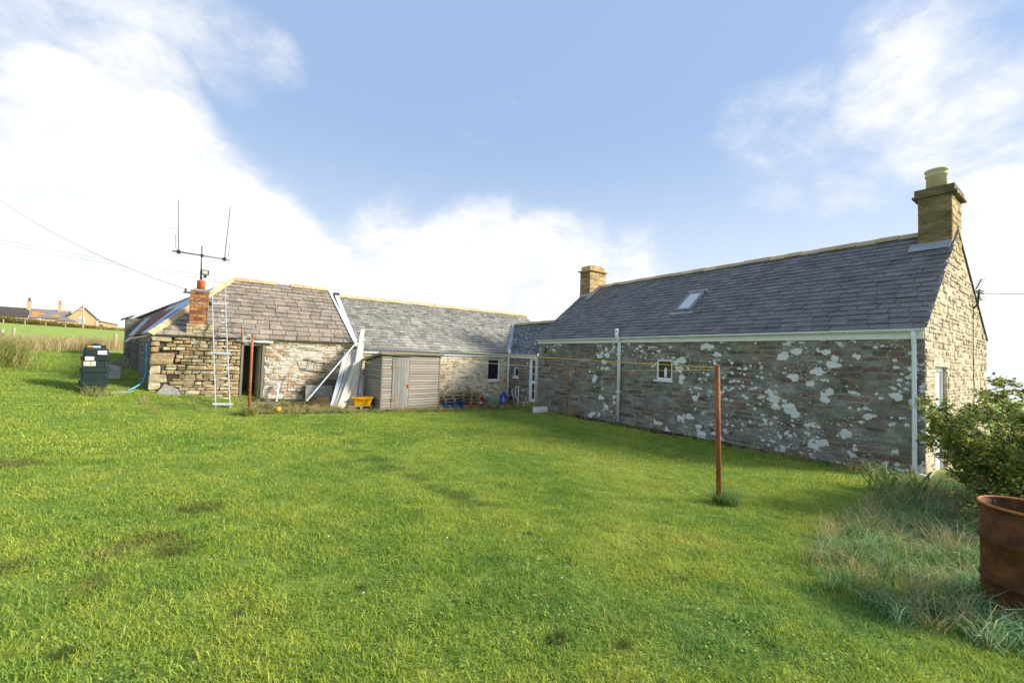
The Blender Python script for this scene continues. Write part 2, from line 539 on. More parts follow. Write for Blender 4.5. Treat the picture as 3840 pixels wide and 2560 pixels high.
M_cap = plain('cement_cap', '8f897a', 'a39c8b', .9, 10, .4, .2)


def corr_mat(rusty=False):
    m = MT('rusted_sheet' if rusty else 'galvanised_sheet')
    rust = m.ramp(m.noise(5, 5, .6), [(.3, '5a3526'), (.6, '7a4428'), (.8, '96582f')])
    zinc = m.mix(m.noise(3, 5, .6), '99a2a6', 'bdc3c5')
    k = m.sm(m.noise(2.4, 6, .7), .66, .72) if not rusty else m.sm(m.noise(3.5, 6, .7), .30, .36)
    return m.done(m.mix(k, zinc, rust), .55, m.bump(m.noise(20, 4), .15, .01), .4, .25)


M_corr = corr_mat()
M_corrust = corr_mat(True)
M_bluesheet = plain('blue_painted_sheet', '4f6f9c', '6b86ab', .5, 3, .05, .4, 0, ('7e8a92', 4, .4))
M_shed = wood('weathered_grey_board', '69635a', '958e82', 'b5ac9e', (1.2, 18, 18))
M_sheddoor = wood('weathered_grey_plank', '696660', '8d8a84', 'a8a59e', (18, 18, 1.2))
M_felt = plain('roof_felt', '5f5d57', '74716a', .95, 12, .5, .1)
M_plankw = wood('pale_painted_plank', 'ab9e88', 'd0c6b4', 'e0d9cb', (16, 16, 1))
M_plankg = wood('pale_grey_plank', '8f9190', 'aeb1b2', 'c3c6c8', (16, 16, 1))
M_pallet = wood('pallet_wood', '6f5d44', '9c8663', 'b9a784', (2, 12, 12))
M_palletold = wood('grey_pallet_wood', '66604f', '857c68', 'a1967d', (2, 12, 12))
M_bluepal = wood('blue_pallet_paint', '12407f', '1c5aa6', '2a6cbb', (2, 12, 12))
M_oldtimber = wood('grey_door_timber', '6b665a', '8b8475', '9e9685', (14, 14, 1))
M_postwood = wood('fence_post_wood', '8d8372', 'aca190', 'c2b8a6', (10, 10, 1))
M_alu = plain('aluminium', 'b9bbba', 'cfd1d0', .45, 6, .08, .5, .55)
M_ladderw = wood('old_ladder_wood', '7d7464', 'a0967f', 'b6ac95', (2, 14, 14))


def rust_mat(name, a, b, c):
    m = MT(name)
    k = m.ramp(m.noise(7, 8, .7), [(.28, a), (.5, b), (.74, c)])
    k = m.mix(m.m('MULTIPLY', m.sm(m.noise(1.6, 4, .6), .48, .66), .7), k, a)
    return m.done(k, .8, m.bump(m.noise(40, 5, .65), .5, .01), .3, .15)


M_rust = rust_mat('rusty_steel_post', '7a4c30', 'a8683c', 'bf8350')
M_rustd = rust_mat('rusty_drum_steel', '32241a', '5c3a1c', '815428')
M_dark = plain('black_metal', '26282b', '33363a', .5, 6, .1)
M_blackplastic = plain('dark_blue_plastic', '1f2338', '2a2f48', .4)
M_tank = plain('green_tank_plastic', '101f1e', '182c2a', .42, 2.5, .06, .5, 0, ('2f4039', 5, .25))
M_paper = plain('white_label', 'e4e2e4', 'efedee', .5, 10, .02)
M_cream = plain('cream_label', 'e6d9b4', 'eee3c4', .5, 10, .02)
M_pink = plain('pink_label', 'dc9f9f', 'e6b0b0', .5, 10, .02)
M_black = plain('black_print', '1a1a1c', '222224', .6)
M_orangelab = plain('orange_label', 'd9902a', 'e6a53a', .5)
M_bluelab = plain('pale_blue_label', '9fb2c4', 'c5d0da', .4)
M_yellow = plain('yellow_crate_plastic', 'eda800', 'f2b60a', .45, 3, .03, .4, 0, ('c98d06', 6, .3))
M_red = plain('red_plastic', 'b8261c', 'c93226', .45)
M_greenp = plain('pale_green_crate_plastic', '7fa692', '97b8a6', .5, 6, .05)
M_gas = plain('blue_gas_bottle_paint', '1c3f97', '2a50ae', .4, 5, .05, .5, 0, ('33477d', 6, .3))
M_hose = plain('blue_hose', '4d94bb', '5fa5c8', .45)
M_rope = plain('yellow_rope', 'd9b52a', 'e6c640', .7)
M_string = plain('pale_line', 'cfccb8', 'dad7c6', .7)
M_wire = plain('grey_cable', '6a6c6e', '7a7c7e', .6)
M_wirep = plain('pale_cable', '85888c', '94979b', .6)
M_ball = plain('yellow_ball', 'c7a232', 'd6b23e', .6)
M_fabric = plain('dark_blue_curtain', '2a3346', '3a4457', .9, 20)
M_int = plain('interior_plaster', '9a9080', 'a89e8c', .9, 4)
M_cupboard = plain('cream_board', 'b9ad92', 'c7bb9f', .8, 4)
M_soil = plain('dark_soil', '3a3126', '51452f', .98, 5, .8, .1)
M_skylf = plain('grey_skylight_frame', '6d727c', '7e838d', .45, 4, .05, .5)


def glass_mat(name, tint, rough=.05, mixv=.5):
    m = MT(name)
    return m.done(col(tint), rough, None, .9, 0., **{'Alpha': mixv})


M_glass = glass_mat('window_glass', '20262b', .04, .62)
M_skyglass = MT('skylight_blind_glass').done('c3c8c8', .08, None, .8)


# ---- grass
def grass_mat(name, dry=False, far=False):
    m = MT(name)
    n1 = m.noise(.55, 4, .55)
    n2 = m.noise(2.6, 5, .62)
    n3 = m.noise(11, 4, .6)
    if not dry:
        c = m.ramp(m.m('ADD', m.m('MULTIPLY', n1, .55), m.m('MULTIPLY', n2, .45)), [(.28, '6a8f38'), (.42, '8aa63f'), (.53, 'acb948'), (.68, 'cbc85c')])
        c = m.mix(m.m('MULTIPLY', m.sm(n3, .5, .72), .45), c, '6f9140')
        # bluish shade painted into the near right turf, plus worn and thatch patches
        x, y, z = m.xyz(m.pos())
        for (bx, by, br, bc, k) in WORN_SHADED:
            dd = m.m('POWER', m.m('ADD', m.m('POWER', m.m('SUBTRACT', x, bx), 2), m.m('POWER', m.m('SUBTRACT', y, by), 2)), .5)
            dd = m.m('ADD', m.m('DIVIDE', dd, br), m.m('MULTIPLY', m.m('SUBTRACT', n2, .5), 2.0))
            c = m.mix(m.sm(dd, 1.0, .35, 0, k), c, bc)
        r = m.rnd()
        c = m.mix(.55, c, m.val(c, m.sm(r, 0, 1, .62, 1.42)))
        c = m.mix(m.sm(m.m('FRACT', m.m('MULTIPLY', r, 7.3)), .74, .80, 0, .7), c, '5c8a4c')
        c = m.mix(m.sm(r, .92, .97, 0, .7), c, 'bfae70')
    else:
        r = m.rnd()
        c = m.ramp(r, [(0, '6c8f3a'), (.35, '8fa04a'), (.55, 'b5ac66'), (.8, 'd2c08a'), (1, 'a08f58')])
        c = m.mix(.5, c, m.val(c, m.sm(n2, .3, .7, .7, 1.3)))
    bs = m.b
    bs.inputs['Roughness'].default_value = .55
    bs.inputs['Specular IOR Level'].default_value = .25
    m.t.links.new(c, bs.inputs['Base Color'])
    tr = nd(m.t, 'ShaderNodeBsdfTranslucent', {0: c})
    mx = nd(m.t, 'ShaderNodeMixShader', {0: .38, 1: bs.outputs[0], 2: tr.outputs[0]})
    m.t.links.new(mx.outputs[0], m.t.nodes['Material Output'].inputs[0])
    return m.mat


WORN_SHADED = []
for (px, py, br, bc, k) in [(40, 1740, .55, '7a6a38', .7), (770, 1905, .26, '6a6632', .6), (700, 1920, .2, '6a6030', .55), (560, 2030, .28, '80703c', .7), (640, 2060, .22, '6a5c32', .7), (430, 2075, .26, '97894c', .7), (330, 2200, .2, '8c7a44', .6), (30, 2130, .18, '6c6636', .6),
                            *[(1110 + 640 * q_ + 30 * math.sin(q_ * 9), 1562 + 330 * q_, .34, '637838', .72) for q_ in np.linspace(0, 1, 11)],
                            (2300, 2300, .7, '6f9a55', .4), (2700, 2350, .7, '6c9858', .45), (3200, 2300, .6, '6a965a', .45),  # bluish shade put into the lawn colour
                            (2080, 2405, .10, '40371f', .9), (1350, 2210, .07, '453c22', .8), (2560, 2180, .08, '463d24', .8), (880, 2310, .07, '453c22', .8), (2330, 2440, .09, '40371f', .85), (1980, 2010, .09, '4a4228', .75), (2880, 2440, .08, '433a22', .85), (250, 2460, .09, '433a22', .8)]:
    q = hit(px, py)
    WORN_SHADED.append((q.x, q.y, br, bc, k))
M_grass = grass_mat('lawn_grass_blades')
M_drygrass = grass_mat('long_dry_grass', True)


def tuft_mat(name, stops):
    m = MT(name)
    c = m.ramp(m.rnd(), stops)
    m.t.links.new(c, m.b.inputs['Base Color'])
    m.b.inputs['Roughness'].default_value = .6
    m.b.inputs['Specular IOR Level'].default_value = .25
    tr = nd(m.t, 'ShaderNodeBsdfTranslucent', {0: c})
    mx = nd(m.t, 'ShaderNodeMixShader', {0: .35, 1: m.b.outputs[0], 2: tr.outputs[0]})
    m.t.links.new(mx.outputs[0], m.t.nodes['Material Output'].inputs[0])
    return m.mat


M_greentuft = tuft_mat('long_green_grass', [(0, '4d7030'), (.4, '6b8c3c'), (.7, '87a35a'), (.9, '9fb07a'), (1, 'b9ab74')])
M_bluetuft = tuft_mat('blue_green_grass', [(0, '5d8750'), (.4, '7aa36a'), (.7, '9aba8a'), (.9, 'b5c79c'), (1, 'c4b988')])
M_strawtuft = tuft_mat('straw_grass', [(0, 'a8925c'), (.4, 'c4ae7c'), (.75, 'd8c59a'), (1, '8f8a52')])
M_leaf = tuft_mat('bush_leaf', [(0, '56703a'), (.35, '738a44'), (.6, '8b9a4a'), (.85, 'a9a84c'), (1, 'd0b650')])
M_hedge = tuft_mat('hedge_leaf', [(0, '6a6630'), (.35, '8a7b3a'), (.7, 'a68f4c'), (1, '7a5a34')])
M_bark = plain('twig_bark', '5f5346', '746655', .9, 20, .3, .1)


def ground_mat():
    m = MT('lawn_ground')
    n1 = m.noise(.5, 5, .6)
    n2 = m.noise(3.0, 6, .65)
    c = m.ramp(m.m('ADD', m.m('MULTIPLY', n1, .5), m.m('MULTIPLY', n2, .5)), [(.3, '526c2c'), (.46, '6d8434'), (.56, '83933b'), (.7, '9ba047')])
    c = m.mix(.5, c, m.val(c, m.sm(m.noise(30, 5, .7), .3, .7, .6, 1.3)))
    x, y, z = m.xyz(m.pos())
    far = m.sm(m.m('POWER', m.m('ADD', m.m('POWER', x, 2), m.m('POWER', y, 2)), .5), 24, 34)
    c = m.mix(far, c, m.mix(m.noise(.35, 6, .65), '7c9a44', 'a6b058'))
    # trodden earth along the walls
    e1 = m.m('SUBTRACT', x, m.m('ADD', 11.05, m.m('MULTIPLY', m.m('SUBTRACT', n2, .5), .9)))
    ins = m.m('MULTIPLY', m.sm(e1, 0, .12), m.m('MULTIPLY', m.sm(y, 2.6, 3.2), m.m('MULTIPLY', m.sm(y, 17.6, 17.2), m.sm(x, 12.3, 12.1))))
    e2 = m.m('SUBTRACT', y, m.m('ADD', 14.75, m.m('MULTIPLY', m.m('SUBTRACT', n2, .5), 1.0)))
    in2 = m.m('MULTIPLY', m.m('MULTIPLY', m.sm(e2, 0, .12), m.sm(y, 17.5, 17.3)), m.m('MULTIPLY', m.sm(x, .2, 1.0), m.sm(x, 12, 11.8)))
    soil = m.mix(n2, '2f281f', '4d4230')
    c = m.mix(m.m('MULTIPLY', m.m('MAXIMUM', ins, in2), .93), c, soil)
    return m.done(c, .95, m.bump(m.m('ADD', m.noise(14, 6, .7), m.noise(60, 3)), .7, .03), .15)


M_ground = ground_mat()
M_sea = MT('sea_water').done('aebcc4', .12, None, .6)  # paled base colour carries the haze over the distant water
# ------------------------------------------------------------------ the ground and the sea
def axis(n, near, far):
    a = np.linspace(-1, 1, n)
    return near * np.sinh(a * math.asinh(far / near))


gx = axis(221, 9, 2500) + 3
gy = axis(221, 9, 2500) + 8
GX, GY = np.meshgrid(gx, gy)
GZ = ground(GX, GY)
nb = len(gx)
vs = np.stack([GX.ravel(), GY.ravel(), GZ.ravel()], 1).tolist()
fs = [(j * nb + i, j * nb + i + 1, (j + 1) * nb + i + 1, (j + 1) * nb + i) for j in range(nb - 1) for i in range(nb - 1)]
b = B()
b.v, b.f = vs, fs
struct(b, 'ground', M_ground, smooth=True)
b = B()
b.add([(-9000, -9000, -14), (12000, -9000, -14), (12000, 12000, -14), (-9000, 12000, -14)], [(0, 1, 2, 3)])
struct(b, 'sea', M_sea)

# ------------------------------------------------------------------ masonry and roofing helpers
X3, Y3, Z3 = Vector((1, 0, 0)), Vector((0, 1, 0)), Vector((0, 0, 1))


def slab(b, O, u, n, W, z0, z1, T, holes=()):
    """vertical wall, front face in the plane through O; u along, n outward"""
    xs = sorted({0., W, *[h[0] for h in holes], *[h[1] for h in holes]})
    zs = sorted({z0, z1, *[min(max(h[2], z0), z1) for h in holes], *[min(max(h[3], z0), z1) for h in holes]})
    for i in range(len(xs) - 1):
        for j in range(len(zs) - 1):
            cx, cz = (xs[i] + xs[i + 1]) / 2, (zs[j] + zs[j + 1]) / 2
            if any(h[0] < cx < h[1] and h[2] < cz < h[3] for h in holes):
                continue
            b.boxf(O, u, Z3, n, xs[i], xs[i + 1], zs[j], zs[j + 1], -T, 0)
    return b


def stone_unit(seed):
    r = random.Random(seed)
    pts = []
    for (x, y) in ((-.5, -.5), (.5, -.5), (.5, .5), (-.5, .5)):
        cx, cy = x + r.uniform(-.06, .06), y + r.uniform(-.14, .14)
        k1, k2 = r.uniform(.02, .09), r.uniform(.08, .30)
        sx, sy = -math.copysign(1, x), -math.copysign(1, y)
        a, c = (cx + sx * k1, cy), (cx, cy + sy * k2)
        pts += ([c, a] if (x < 0) == (y < 0) else [a, c])
    n = len(pts)
    q = []
    for z, k in ((-1.2, 1.0), (.45, 1.0), (1.0, .90)):
        for (x, y) in pts:
            q.append((x * k, y * (k if z < .9 else k * .94), z + (r.uniform(-.22, .12) if z > .9 else 0)))
    q.append((r.uniform(-.1, .1), r.uniform(-.1, .1), 1.0 + r.uniform(0, .25)))
    f = []
    for i in range(2):
        for k in range(n):
            a, c = i * n + k, i * n + (k + 1) % n
            f.append((a, c, c + n, a + n))
    for k in range(n):
        f.append((2 * n + k, 2 * n + (k + 1) % n, 3 * n))
    return q, f


UNITS = [stone_unit(s) for s in range(14)]
UNITV = [np.array(u[0]) for u in UNITS]


def courses(W, z0, z1, hr, wr, gap, seed, keep=1.0, span=None, holes=(), vary=.0):
    """coursed rubble: rectangles (a0,a1,z0,z1) between the joints"""
    r = random.Random(seed)
    out = []
    z = z0
    while z < z1 - hr[0] * .5:
        h = min(r.uniform(*hr) if r.random() > .25 else r.uniform(hr[0], (hr[0] + hr[1]) / 2), z1 - z)
        lo, hi = span(z + h * .6) if span else (0, W)
        a = lo
        while a < hi - .04:
            wd = r.uniform(*wr) * (1.3 if h > hr[1] * .8 else 1)
            if hi - a - wd < wr[0] * .6:
                wd = hi - a
            a0, a1 = a + gap / 2, a + wd - gap / 2
            za, zb = z + gap / 2, z + h - gap / 2
            ok = True
            for hh in holes:
                if a0 < hh[1] and a1 > hh[0] and za < hh[3] - .02 and zb > hh[2] + .02:
                    if a0 < hh[0] - .05:
                        a1 = hh[0] - gap / 2
                    elif a1 > hh[1] + .05:
                        a0 = hh[1] + gap / 2
                    else:
                        ok = False
            if ok and a1 - a0 > .04 and r.random() < keep:
                if vary and zb - za > hr[1] * .62 and r.random() < vary:      # two thin stones instead of one
                    mid = za + (zb - za) * r.uniform(.4, .6)
                    out.append((a0, a1, za, mid - gap / 3))
                    out.append((a0, a1, mid + gap / 3, zb))
                else:
                    out.append((a0, a1, za, zb))
            a += wd
        z += h
    return out


def lay(rects, O, u, n, parent, mat, proud, name='stone', limit=300, seed=1, jit=.5):
    r = random.Random(seed)
    O = Vector(O)
    key = (name, mat.name)
    mes = []
    for i, (q, f) in enumerate(UNITS):
        me = bpy.data.meshes.new(name)
        me.from_pydata(q, [], f)
        me.materials.append(mat)
        mes.append(me)

    def size(c):
        P = O + u * ((c[0] + c[1]) / 2) + Z3 * ((c[2] + c[3]) / 2)
        return (c[1] - c[0]) * (c[3] - c[2]) / (P - CAM).length_squared

    rects = sorted(rects, key=size, reverse=True)
    bulk = B()
    for i, (a0, a1, z0, z1) in enumerate(rects):
        k = r.randrange(len(UNITS))
        d = proud * r.uniform(1 - jit, 1 + jit)
        c = O + u * ((a0 + a1) / 2) + Z3 * ((z0 + z1) / 2)
        M = mframe(c, u * (a1 - a0), Z3 * (z1 - z0), n * d)
        if i < limit:
            piece(name, mes[k], M, parent)
        else:
            bulk.add([M @ Vector(v) for v in UNITS[k][0]], UNITS[k][1])
    if bulk.v:
        o = link('rubble', bulk.mesh('rubble'), mat, parent)
        o['kind'] = 'stuff'


def clip(poly, cp):
    out = poly
    for i in range(len(cp)):
        (ax, ay), (bx, by) = cp[i], cp[(i + 1) % len(cp)]
        inp, out = out, []
        if not inp:
            return []
        sd = lambda p: (bx - ax) * (p[1] - ay) - (by - ay) * (p[0] - ax)
        for j in range(len(inp)):
            p, q = inp[j - 1], inp[j]
            sp, sq = sd(p), sd(q)
            if (sp >= 0) != (sq >= 0):
                tt = sp / (sp - sq)
                out.append((p[0] + (q[0] - p[0]) * tt, p[1] + (q[1] - p[1]) * tt))
            if sq >= 0:
                out.append(q)
    return out


def area(p):
    return abs(sum(p[i - 1][0] * p[i][1] - p[i][0] * p[i - 1][1] for i in range(len(p)))) / 2


def slates(roof, O, u, v, poly, rowh, wd, th, mat, limit=300, seed=3, wobble=.006, wj=.08, holes=(), taper=1.0, gap=.010):
    """overlapping slates on a slope; poly is the (convex) outline in slope coordinates, counter-clockwise"""
    r = random.Random(seed)
    O, u, v = Vector(O), Vector(u).normalized(), Vector(v).normalized()
    n = u.cross(v)
    smax = max(p[0] for p in poly)
    smin = min(p[0] for p in poly)
    tmax = max(p[1] for p in poly)
    mes = []
    for i in range(6):
        q = [(-.5, 0, 0), (-.18, r.uniform(-.012, .02), 0), (.2, r.uniform(-.012, .02), 0), (.5, r.uniform(-.01, .02), 0), (.5, 1.3, -.0), (-.5, 1.3, -.0)]
        if r.random() < .35:
            q[3] = (.47, .035, 0)
        vv = [(x, y, -1.3 * y * 1.0 + .15) for x, y, z in q] + [(x, y, -1.3 * y + 1.15) for x, y, z in q]
        k = len(q)
        ff = [tuple(range(k))[::-1], tuple(range(k, 2 * k))] + [(j, (j + 1) % k, k + (j + 1) % k, k + j) for j in range(k)]
        me = bpy.data.meshes.new('slate')
        me.from_pydata(vv, [], ff)
        me.materials.append(mat)
        mes.append((me, vv, ff))
    rows = []
    tt, rh, ww = 0., rowh, wd
    while tt < tmax - .02:
        rows.append((tt, rh, ww))
        tt += rh
        rh *= taper
        ww *= taper ** .5
    items = []
    for ri, (t0, rh, ww) in enumerate(rows):
        s = smin - ww * (.5 if ri % 2 else 0) - r.uniform(0, .04)
        while s < smax:
            w2 = ww * (1 + r.uniform(-wj, wj))
            rect = [(s + .002, t0), (s + w2 - .003, t0), (s + w2 - .003, t0 + rh), (s + .002, t0 + rh)]
            c = clip(rect, poly)
            if c and area(c) > .12 * ww * rh:
                full = area(c) > .985 * area(rect)
                ctr = O + u * (s + w2 / 2) + v * (t0 + rh / 2)
                if not any(h[0] < s + w2 / 2 < h[1] and h[2] < t0 + rh / 2 < h[3] for h in holes):
                    items.append((area(c) / (ctr - CAM).length_squared, full, s, w2, t0, rh, c))
            s += w2
    items.sort(key=lambda x: -x[0])
    bulk = B()
    for i, (_, full, s, w2, t0, rh, c) in enumerate(items):
        base = O + n * (.006 + r.uniform(-wobble, wobble))
        jt = r.uniform(-.008, .008)
        if full:
            me, vv, ff = mes[r.randrange(6)]
            tl = r.uniform(-.012, .012)
            if r.random() < .02:
                tl *= 4
                jt -= r.uniform(.01, .04)
            uu = (u * math.cos(tl) + v * math.sin(tl))
            vw = (v * math.cos(tl) - u * math.sin(tl))
            M = mframe(base + u * (s + w2 / 2) + v * (t0 + jt), uu * (w2 - gap), vw * rh, n * th)
            if i < limit:
                piece('slate', me, M, roof)
            else:
                bulk.add([M @ Vector(q) for q in vv], ff)
        else:
            k = len(c)
            P = [base + u * a + v * (q + jt) + n * (th * (.15 - 1.3 * (q - t0) / rh)) for a, q in c]
            bb = bulk if i >= limit else B()
            bb.add(P + [p + n * th for p in P], [tuple(range(k))[::-1], tuple(range(k, 2 * k))] + [(j, (j + 1) % k, k + (j + 1) % k, k + j) for j in range(k)])
            if i < limit:
                link('slate', bb.mesh('slate'), mat, roof)
    if bulk.v:
        o = link('slating', bulk.mesh('slating'), mat, roof)
        o['kind'] = 'stuff'


def ridge_tiles(roof, p0, p1, ln, mats, half=.15, drop=.10, th=.03, lift=.03, sideA=None, seed=2, skip=()):
    """angled ridge tiles laid end to end from p0 to p1; sideA: horizontal direction of one wing"""
    r = random.Random(seed)
    p0, p1 = Vector(p0), Vector(p1)
    d = (p1 - p0)
    L = d.length
    d.normalize()
    sA = Vector(sideA).normalized() if sideA else d.cross(Z3).normalized()
    nrm = d.cross(sA).normalized()
    if nrm.z < 0:
        nrm = -nrm
    n = max(1, round(L / ln))
    for i in range(n):
        if i in skip:
            continue
        a, c = p0 + d * (L * i / n + .006), p0 + d * (L * (i + 1) / n - .006)
        o = nrm * (lift + r.uniform(-.008, .012))
        prof = [sA * half - nrm * drop, sA * half * .45 + nrm * (-drop * .36), Vector((0, 0, 0)) + nrm * .01, -sA * half * .45 + nrm * (-drop * .36), -sA * half - nrm * drop]
        ring = prof + [q + nrm * th for q in reversed(prof)]
        b = B()
        b.loft([[a + o + q for q in ring], [c + o + q + nrm * r.uniform(-.006, .006) for q in ring]])
        link('ridge_tile', b.mesh('ridge_tile'), mats[r.randrange(len(mats))], roof)


def gutter_run(parent, p0, p1, out, mat, r=.06, name='gutter', brackets=0):
    """half-round gutter between two points, open upward"""
    p0, p1, out = Vector(p0), Vector(p1), Vector(out).normalized()
    ring = []
    for k in range(9):
        a = math.pi * k / 8
        ring.append(out * (-r * math.cos(a)) - Z3 * (r * math.sin(a)))
    for k in range(9):
        a = math.pi * (8 - k) / 8
        ring.append(out * (-(r - .008) * math.cos(a)) - Z3 * ((r - .008) * math.sin(a)))
    b = B()
    b.loft([[p0 + q for q in ring], [p1 + q for q in ring]])
    g = part(b, name, mat, parent, True)
    d = p1 - p0
    for i in range(brackets):
        c = p0 + d * ((i + .5) / brackets)
        bb = B()
        e = d.normalized() * .018
        rr = [q * 1.09 for q in ring[:9]] + [q * 1.0 for q in ring[8::-1]]
        bb.loft([[c - e + q for q in rr], [c + e + q for q in rr]])
        link('bracket', bb.mesh('bracket'), mat, g)
    return g


def window(parent, O, u, n, w, h, depth, bars_v=0, bars_h=0, fw=.06, sill=True, name='window', mat=None, split=None, blind=None):
    """framed window: O is the lower corner on the outer wall plane"""
    O = Vector(O)
    mat = mat or M_white
    f = B()
    for a0, a1, b0, b1 in ((0, fw, 0, h), (w - fw, w, 0, h), (fw, w - fw, 0, fw), (fw, w - fw, h - fw, h)):
        f.boxf(O, u, Z3, n, a0, a1, b0, b1, -depth - .05, -depth)
    win = part(f, name, mat, parent)
    iw, ih = w - 2 * fw, h - 2 * fw
    for i in range(bars_v):
        a = fw + iw * (i + 1) / (bars_v + 1)
        link('glazing_bar', B().boxf(O, u, Z3, n, a - .012, a + .012, fw, h - fw, -depth - .03, -depth - .006).mesh('glazing_bar'), mat, win)
    for i in range(bars_h):
        a = fw + ih * (i + 1) / (bars_h + 1)
        link('glazing_bar', B().boxf(O, u, Z3, n, fw, w - fw, a - .014, a + .014, -depth - .032, -depth - .004).mesh('glazing_bar'), mat, win)
    if split:
        a = fw + iw * split
        link('mullion', B().boxf(O, u, Z3, n, a - .02, a + .02, fw, h - fw, -depth - .045, -depth + .012).mesh('mullion'), mat, win)
    link('pane', B().boxf(O, u, Z3, n, fw, w - fw, fw, h - fw, -depth - .028, -depth - .02).mesh('pane'), M_glass, win)
    if sill:
        link('sill', B().boxf(O, u, Z3, n, -.05, w + .05, -.05, -.004, -depth - .05, .05).mesh('sill'), mat, win)
    return win


# ================================================================== FARMHOUSE
XH, YN, YF = 11.8, 2.15, 14.9
house = root('farmhouse', 'long stone farmhouse with dark slate roof and white lichen on its wall', 'house', (XH, YN, -.6))
HW0, HW1 = -1.0, 2.46
hole = (YF - 8.6, YF - 7.98, 1.05, 1.74)                 # along u = -Y from the far end
wl = part(slab(B(), (XH, YF, 0), -Y3, -X3, YF - YN - .006, HW0, HW1, .45, [hole]), 'wall', M_hmortar, house)
rc = courses(YF - YN, -.78, 2.30, (.07, .20), (.14, .66), .05, 21, .62, None, [hole])
lay(rc, (XH, YF, 0), -Y3, -X3, wl, M_hstone, .010, 'stone', 300, 4)
# gable with a doorway
gd = (.85, 1.98, -1.0, 1.73)
gb = B()
slab(gb, (XH + .006, YN, 0), X3, -Y3, 19.2 - XH, HW0, 2.45, .45, [gd])
gb.prism([(XH + .006, YN, 2.451), (19.2, YN, 2.451), (19.2, YN, 2.58), (15.0, YN, 5.17), (XH + .006, YN, 2.56)][::1], (0, .45, 0))
gw = part(gb, 'gable_wall', M_gmortar, house)


def gspan(z):
    if z < 2.45:
        return (.006, 7.39)
    return (.03 + (z - 2.5) / 2.65 * 3.15, 7.36 - (z - 2.55) / 2.62 * 4.15)


rc = courses(7.4, -.78, 5.05, (.06, .18), (.10, .42), .030, 5, .80, gspan, [gd], .25)
lay(rc, (XH, YN, 0), X3, -Y3, gw, M_gstone, .016, 'stone', 300, 6, .8)
# rear wall and far gable
part(B().box(19.2 - .4, 19.2, YN + .45, YF, HW0, 2.5).box(XH + .45, 19.2 - .4, YF - .4, YF, HW0, 2.45).prism([(XH + .45, YF, 2.451), (18.8, YF, 2.451), (18.8, YF, 2.6), (15, YF, 5.1), (XH + .45, YF, 2.75)], (0, -.4, 0)), 'rear_wall', M_hmortar, house)
# roof
EX, EZ, RX, RZ = 11.62, 2.50, 15.0, 5.23
sv_ = Vector((RX - EX, 0, RZ - EZ))
SL = sv_.length
rb = B()
nn = (-Y3).cross(sv_.normalized())
rb.prism([(EX + .02, YF + .03, EZ), (EX + .02, YN + .02, EZ), (RX, YN + .02, RZ), (RX, YF + .03, RZ)], -nn * .06)
rb.prism([(19.32, YF + .03, 2.60), (RX + .01, YF + .03, RZ), (RX + .01, YN + .0, RZ), (19.32, YN + .0, 2.60)], (0, 0, -.06))
hroof = part(rb, 'roof', M_slateH, house)
slates(hroof, (EX, YF + .06, EZ), -Y3, sv_, [(0, 0), (YF - YN + .12, 0), (YF - YN + .12, SL), (0, SL)], .205, .36, .014, M_slateH, 300, 8, .004, .06)
rs = part(B().prism([(19.36, YN - .03, 2.60), (RX + .02, YN - .03, RZ + .02), (RX + .02, YN - .03, RZ + .06), (19.36, YN - .03, 2.64)], (0, .4, 0)), 'verge_slating', M_slateH, house)
ridge_tiles(hroof, (RX, YF - .62, RZ), (RX, YN + .60, RZ), .46, [M_ridge3, M_ridge3, M_ridge], .17, .12, .03, .035, (1, 0, 0), 31)
# near chimney
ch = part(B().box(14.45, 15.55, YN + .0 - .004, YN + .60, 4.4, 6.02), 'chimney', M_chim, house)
for nm, O, uu, nv, W, sd, mt in (('a', (14.45, YN + .60, 0), -Y3, -X3, .60, 3, M_chim), ('b', (14.45, YN - .004, 0), X3, -Y3, 1.1, 4, M_chimlit)):  # left face gets the shaded tone, gable face the sunlit one
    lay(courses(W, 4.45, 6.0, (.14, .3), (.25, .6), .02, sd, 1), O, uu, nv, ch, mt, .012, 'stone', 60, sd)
link('cap', B().box(14.36, 15.64, YN - .10, YN + .70, 6.02, 6.07).box(14.40, 15.60, YN - .06, YN + .66, 6.07, 6.24).mesh('cap'), M_chim, ch)
link('chimney_pot', B().lathe((14.86, YN + .33, 0), [(.20, 6.2), (.19, 6.62), (.215, 6.64), (.215, 6.68), (.19, 6.69), (.19, 6.73), (.225, 6.76), (.225, 6.80), (.17, 6.80), (.15, 6.3)], 24).mesh('chimney_pot', True), M_buff, ch)
link('flashing', B().prism([(14.43, YN - .01, 4.72), (14.43, YN + .72, 4.72), (14.43, YN + .72, 4.86), (14.43, YN - .01, 4.86)], (.012, 0, 0)).prism([(14.2, YN + .0, 4.63), (14.2, YN + .75, 4.63), (14.44, YN + .75, 4.83), (14.44, YN, 4.83)], nn * .012).mesh('flashing'), M_lead, ch)
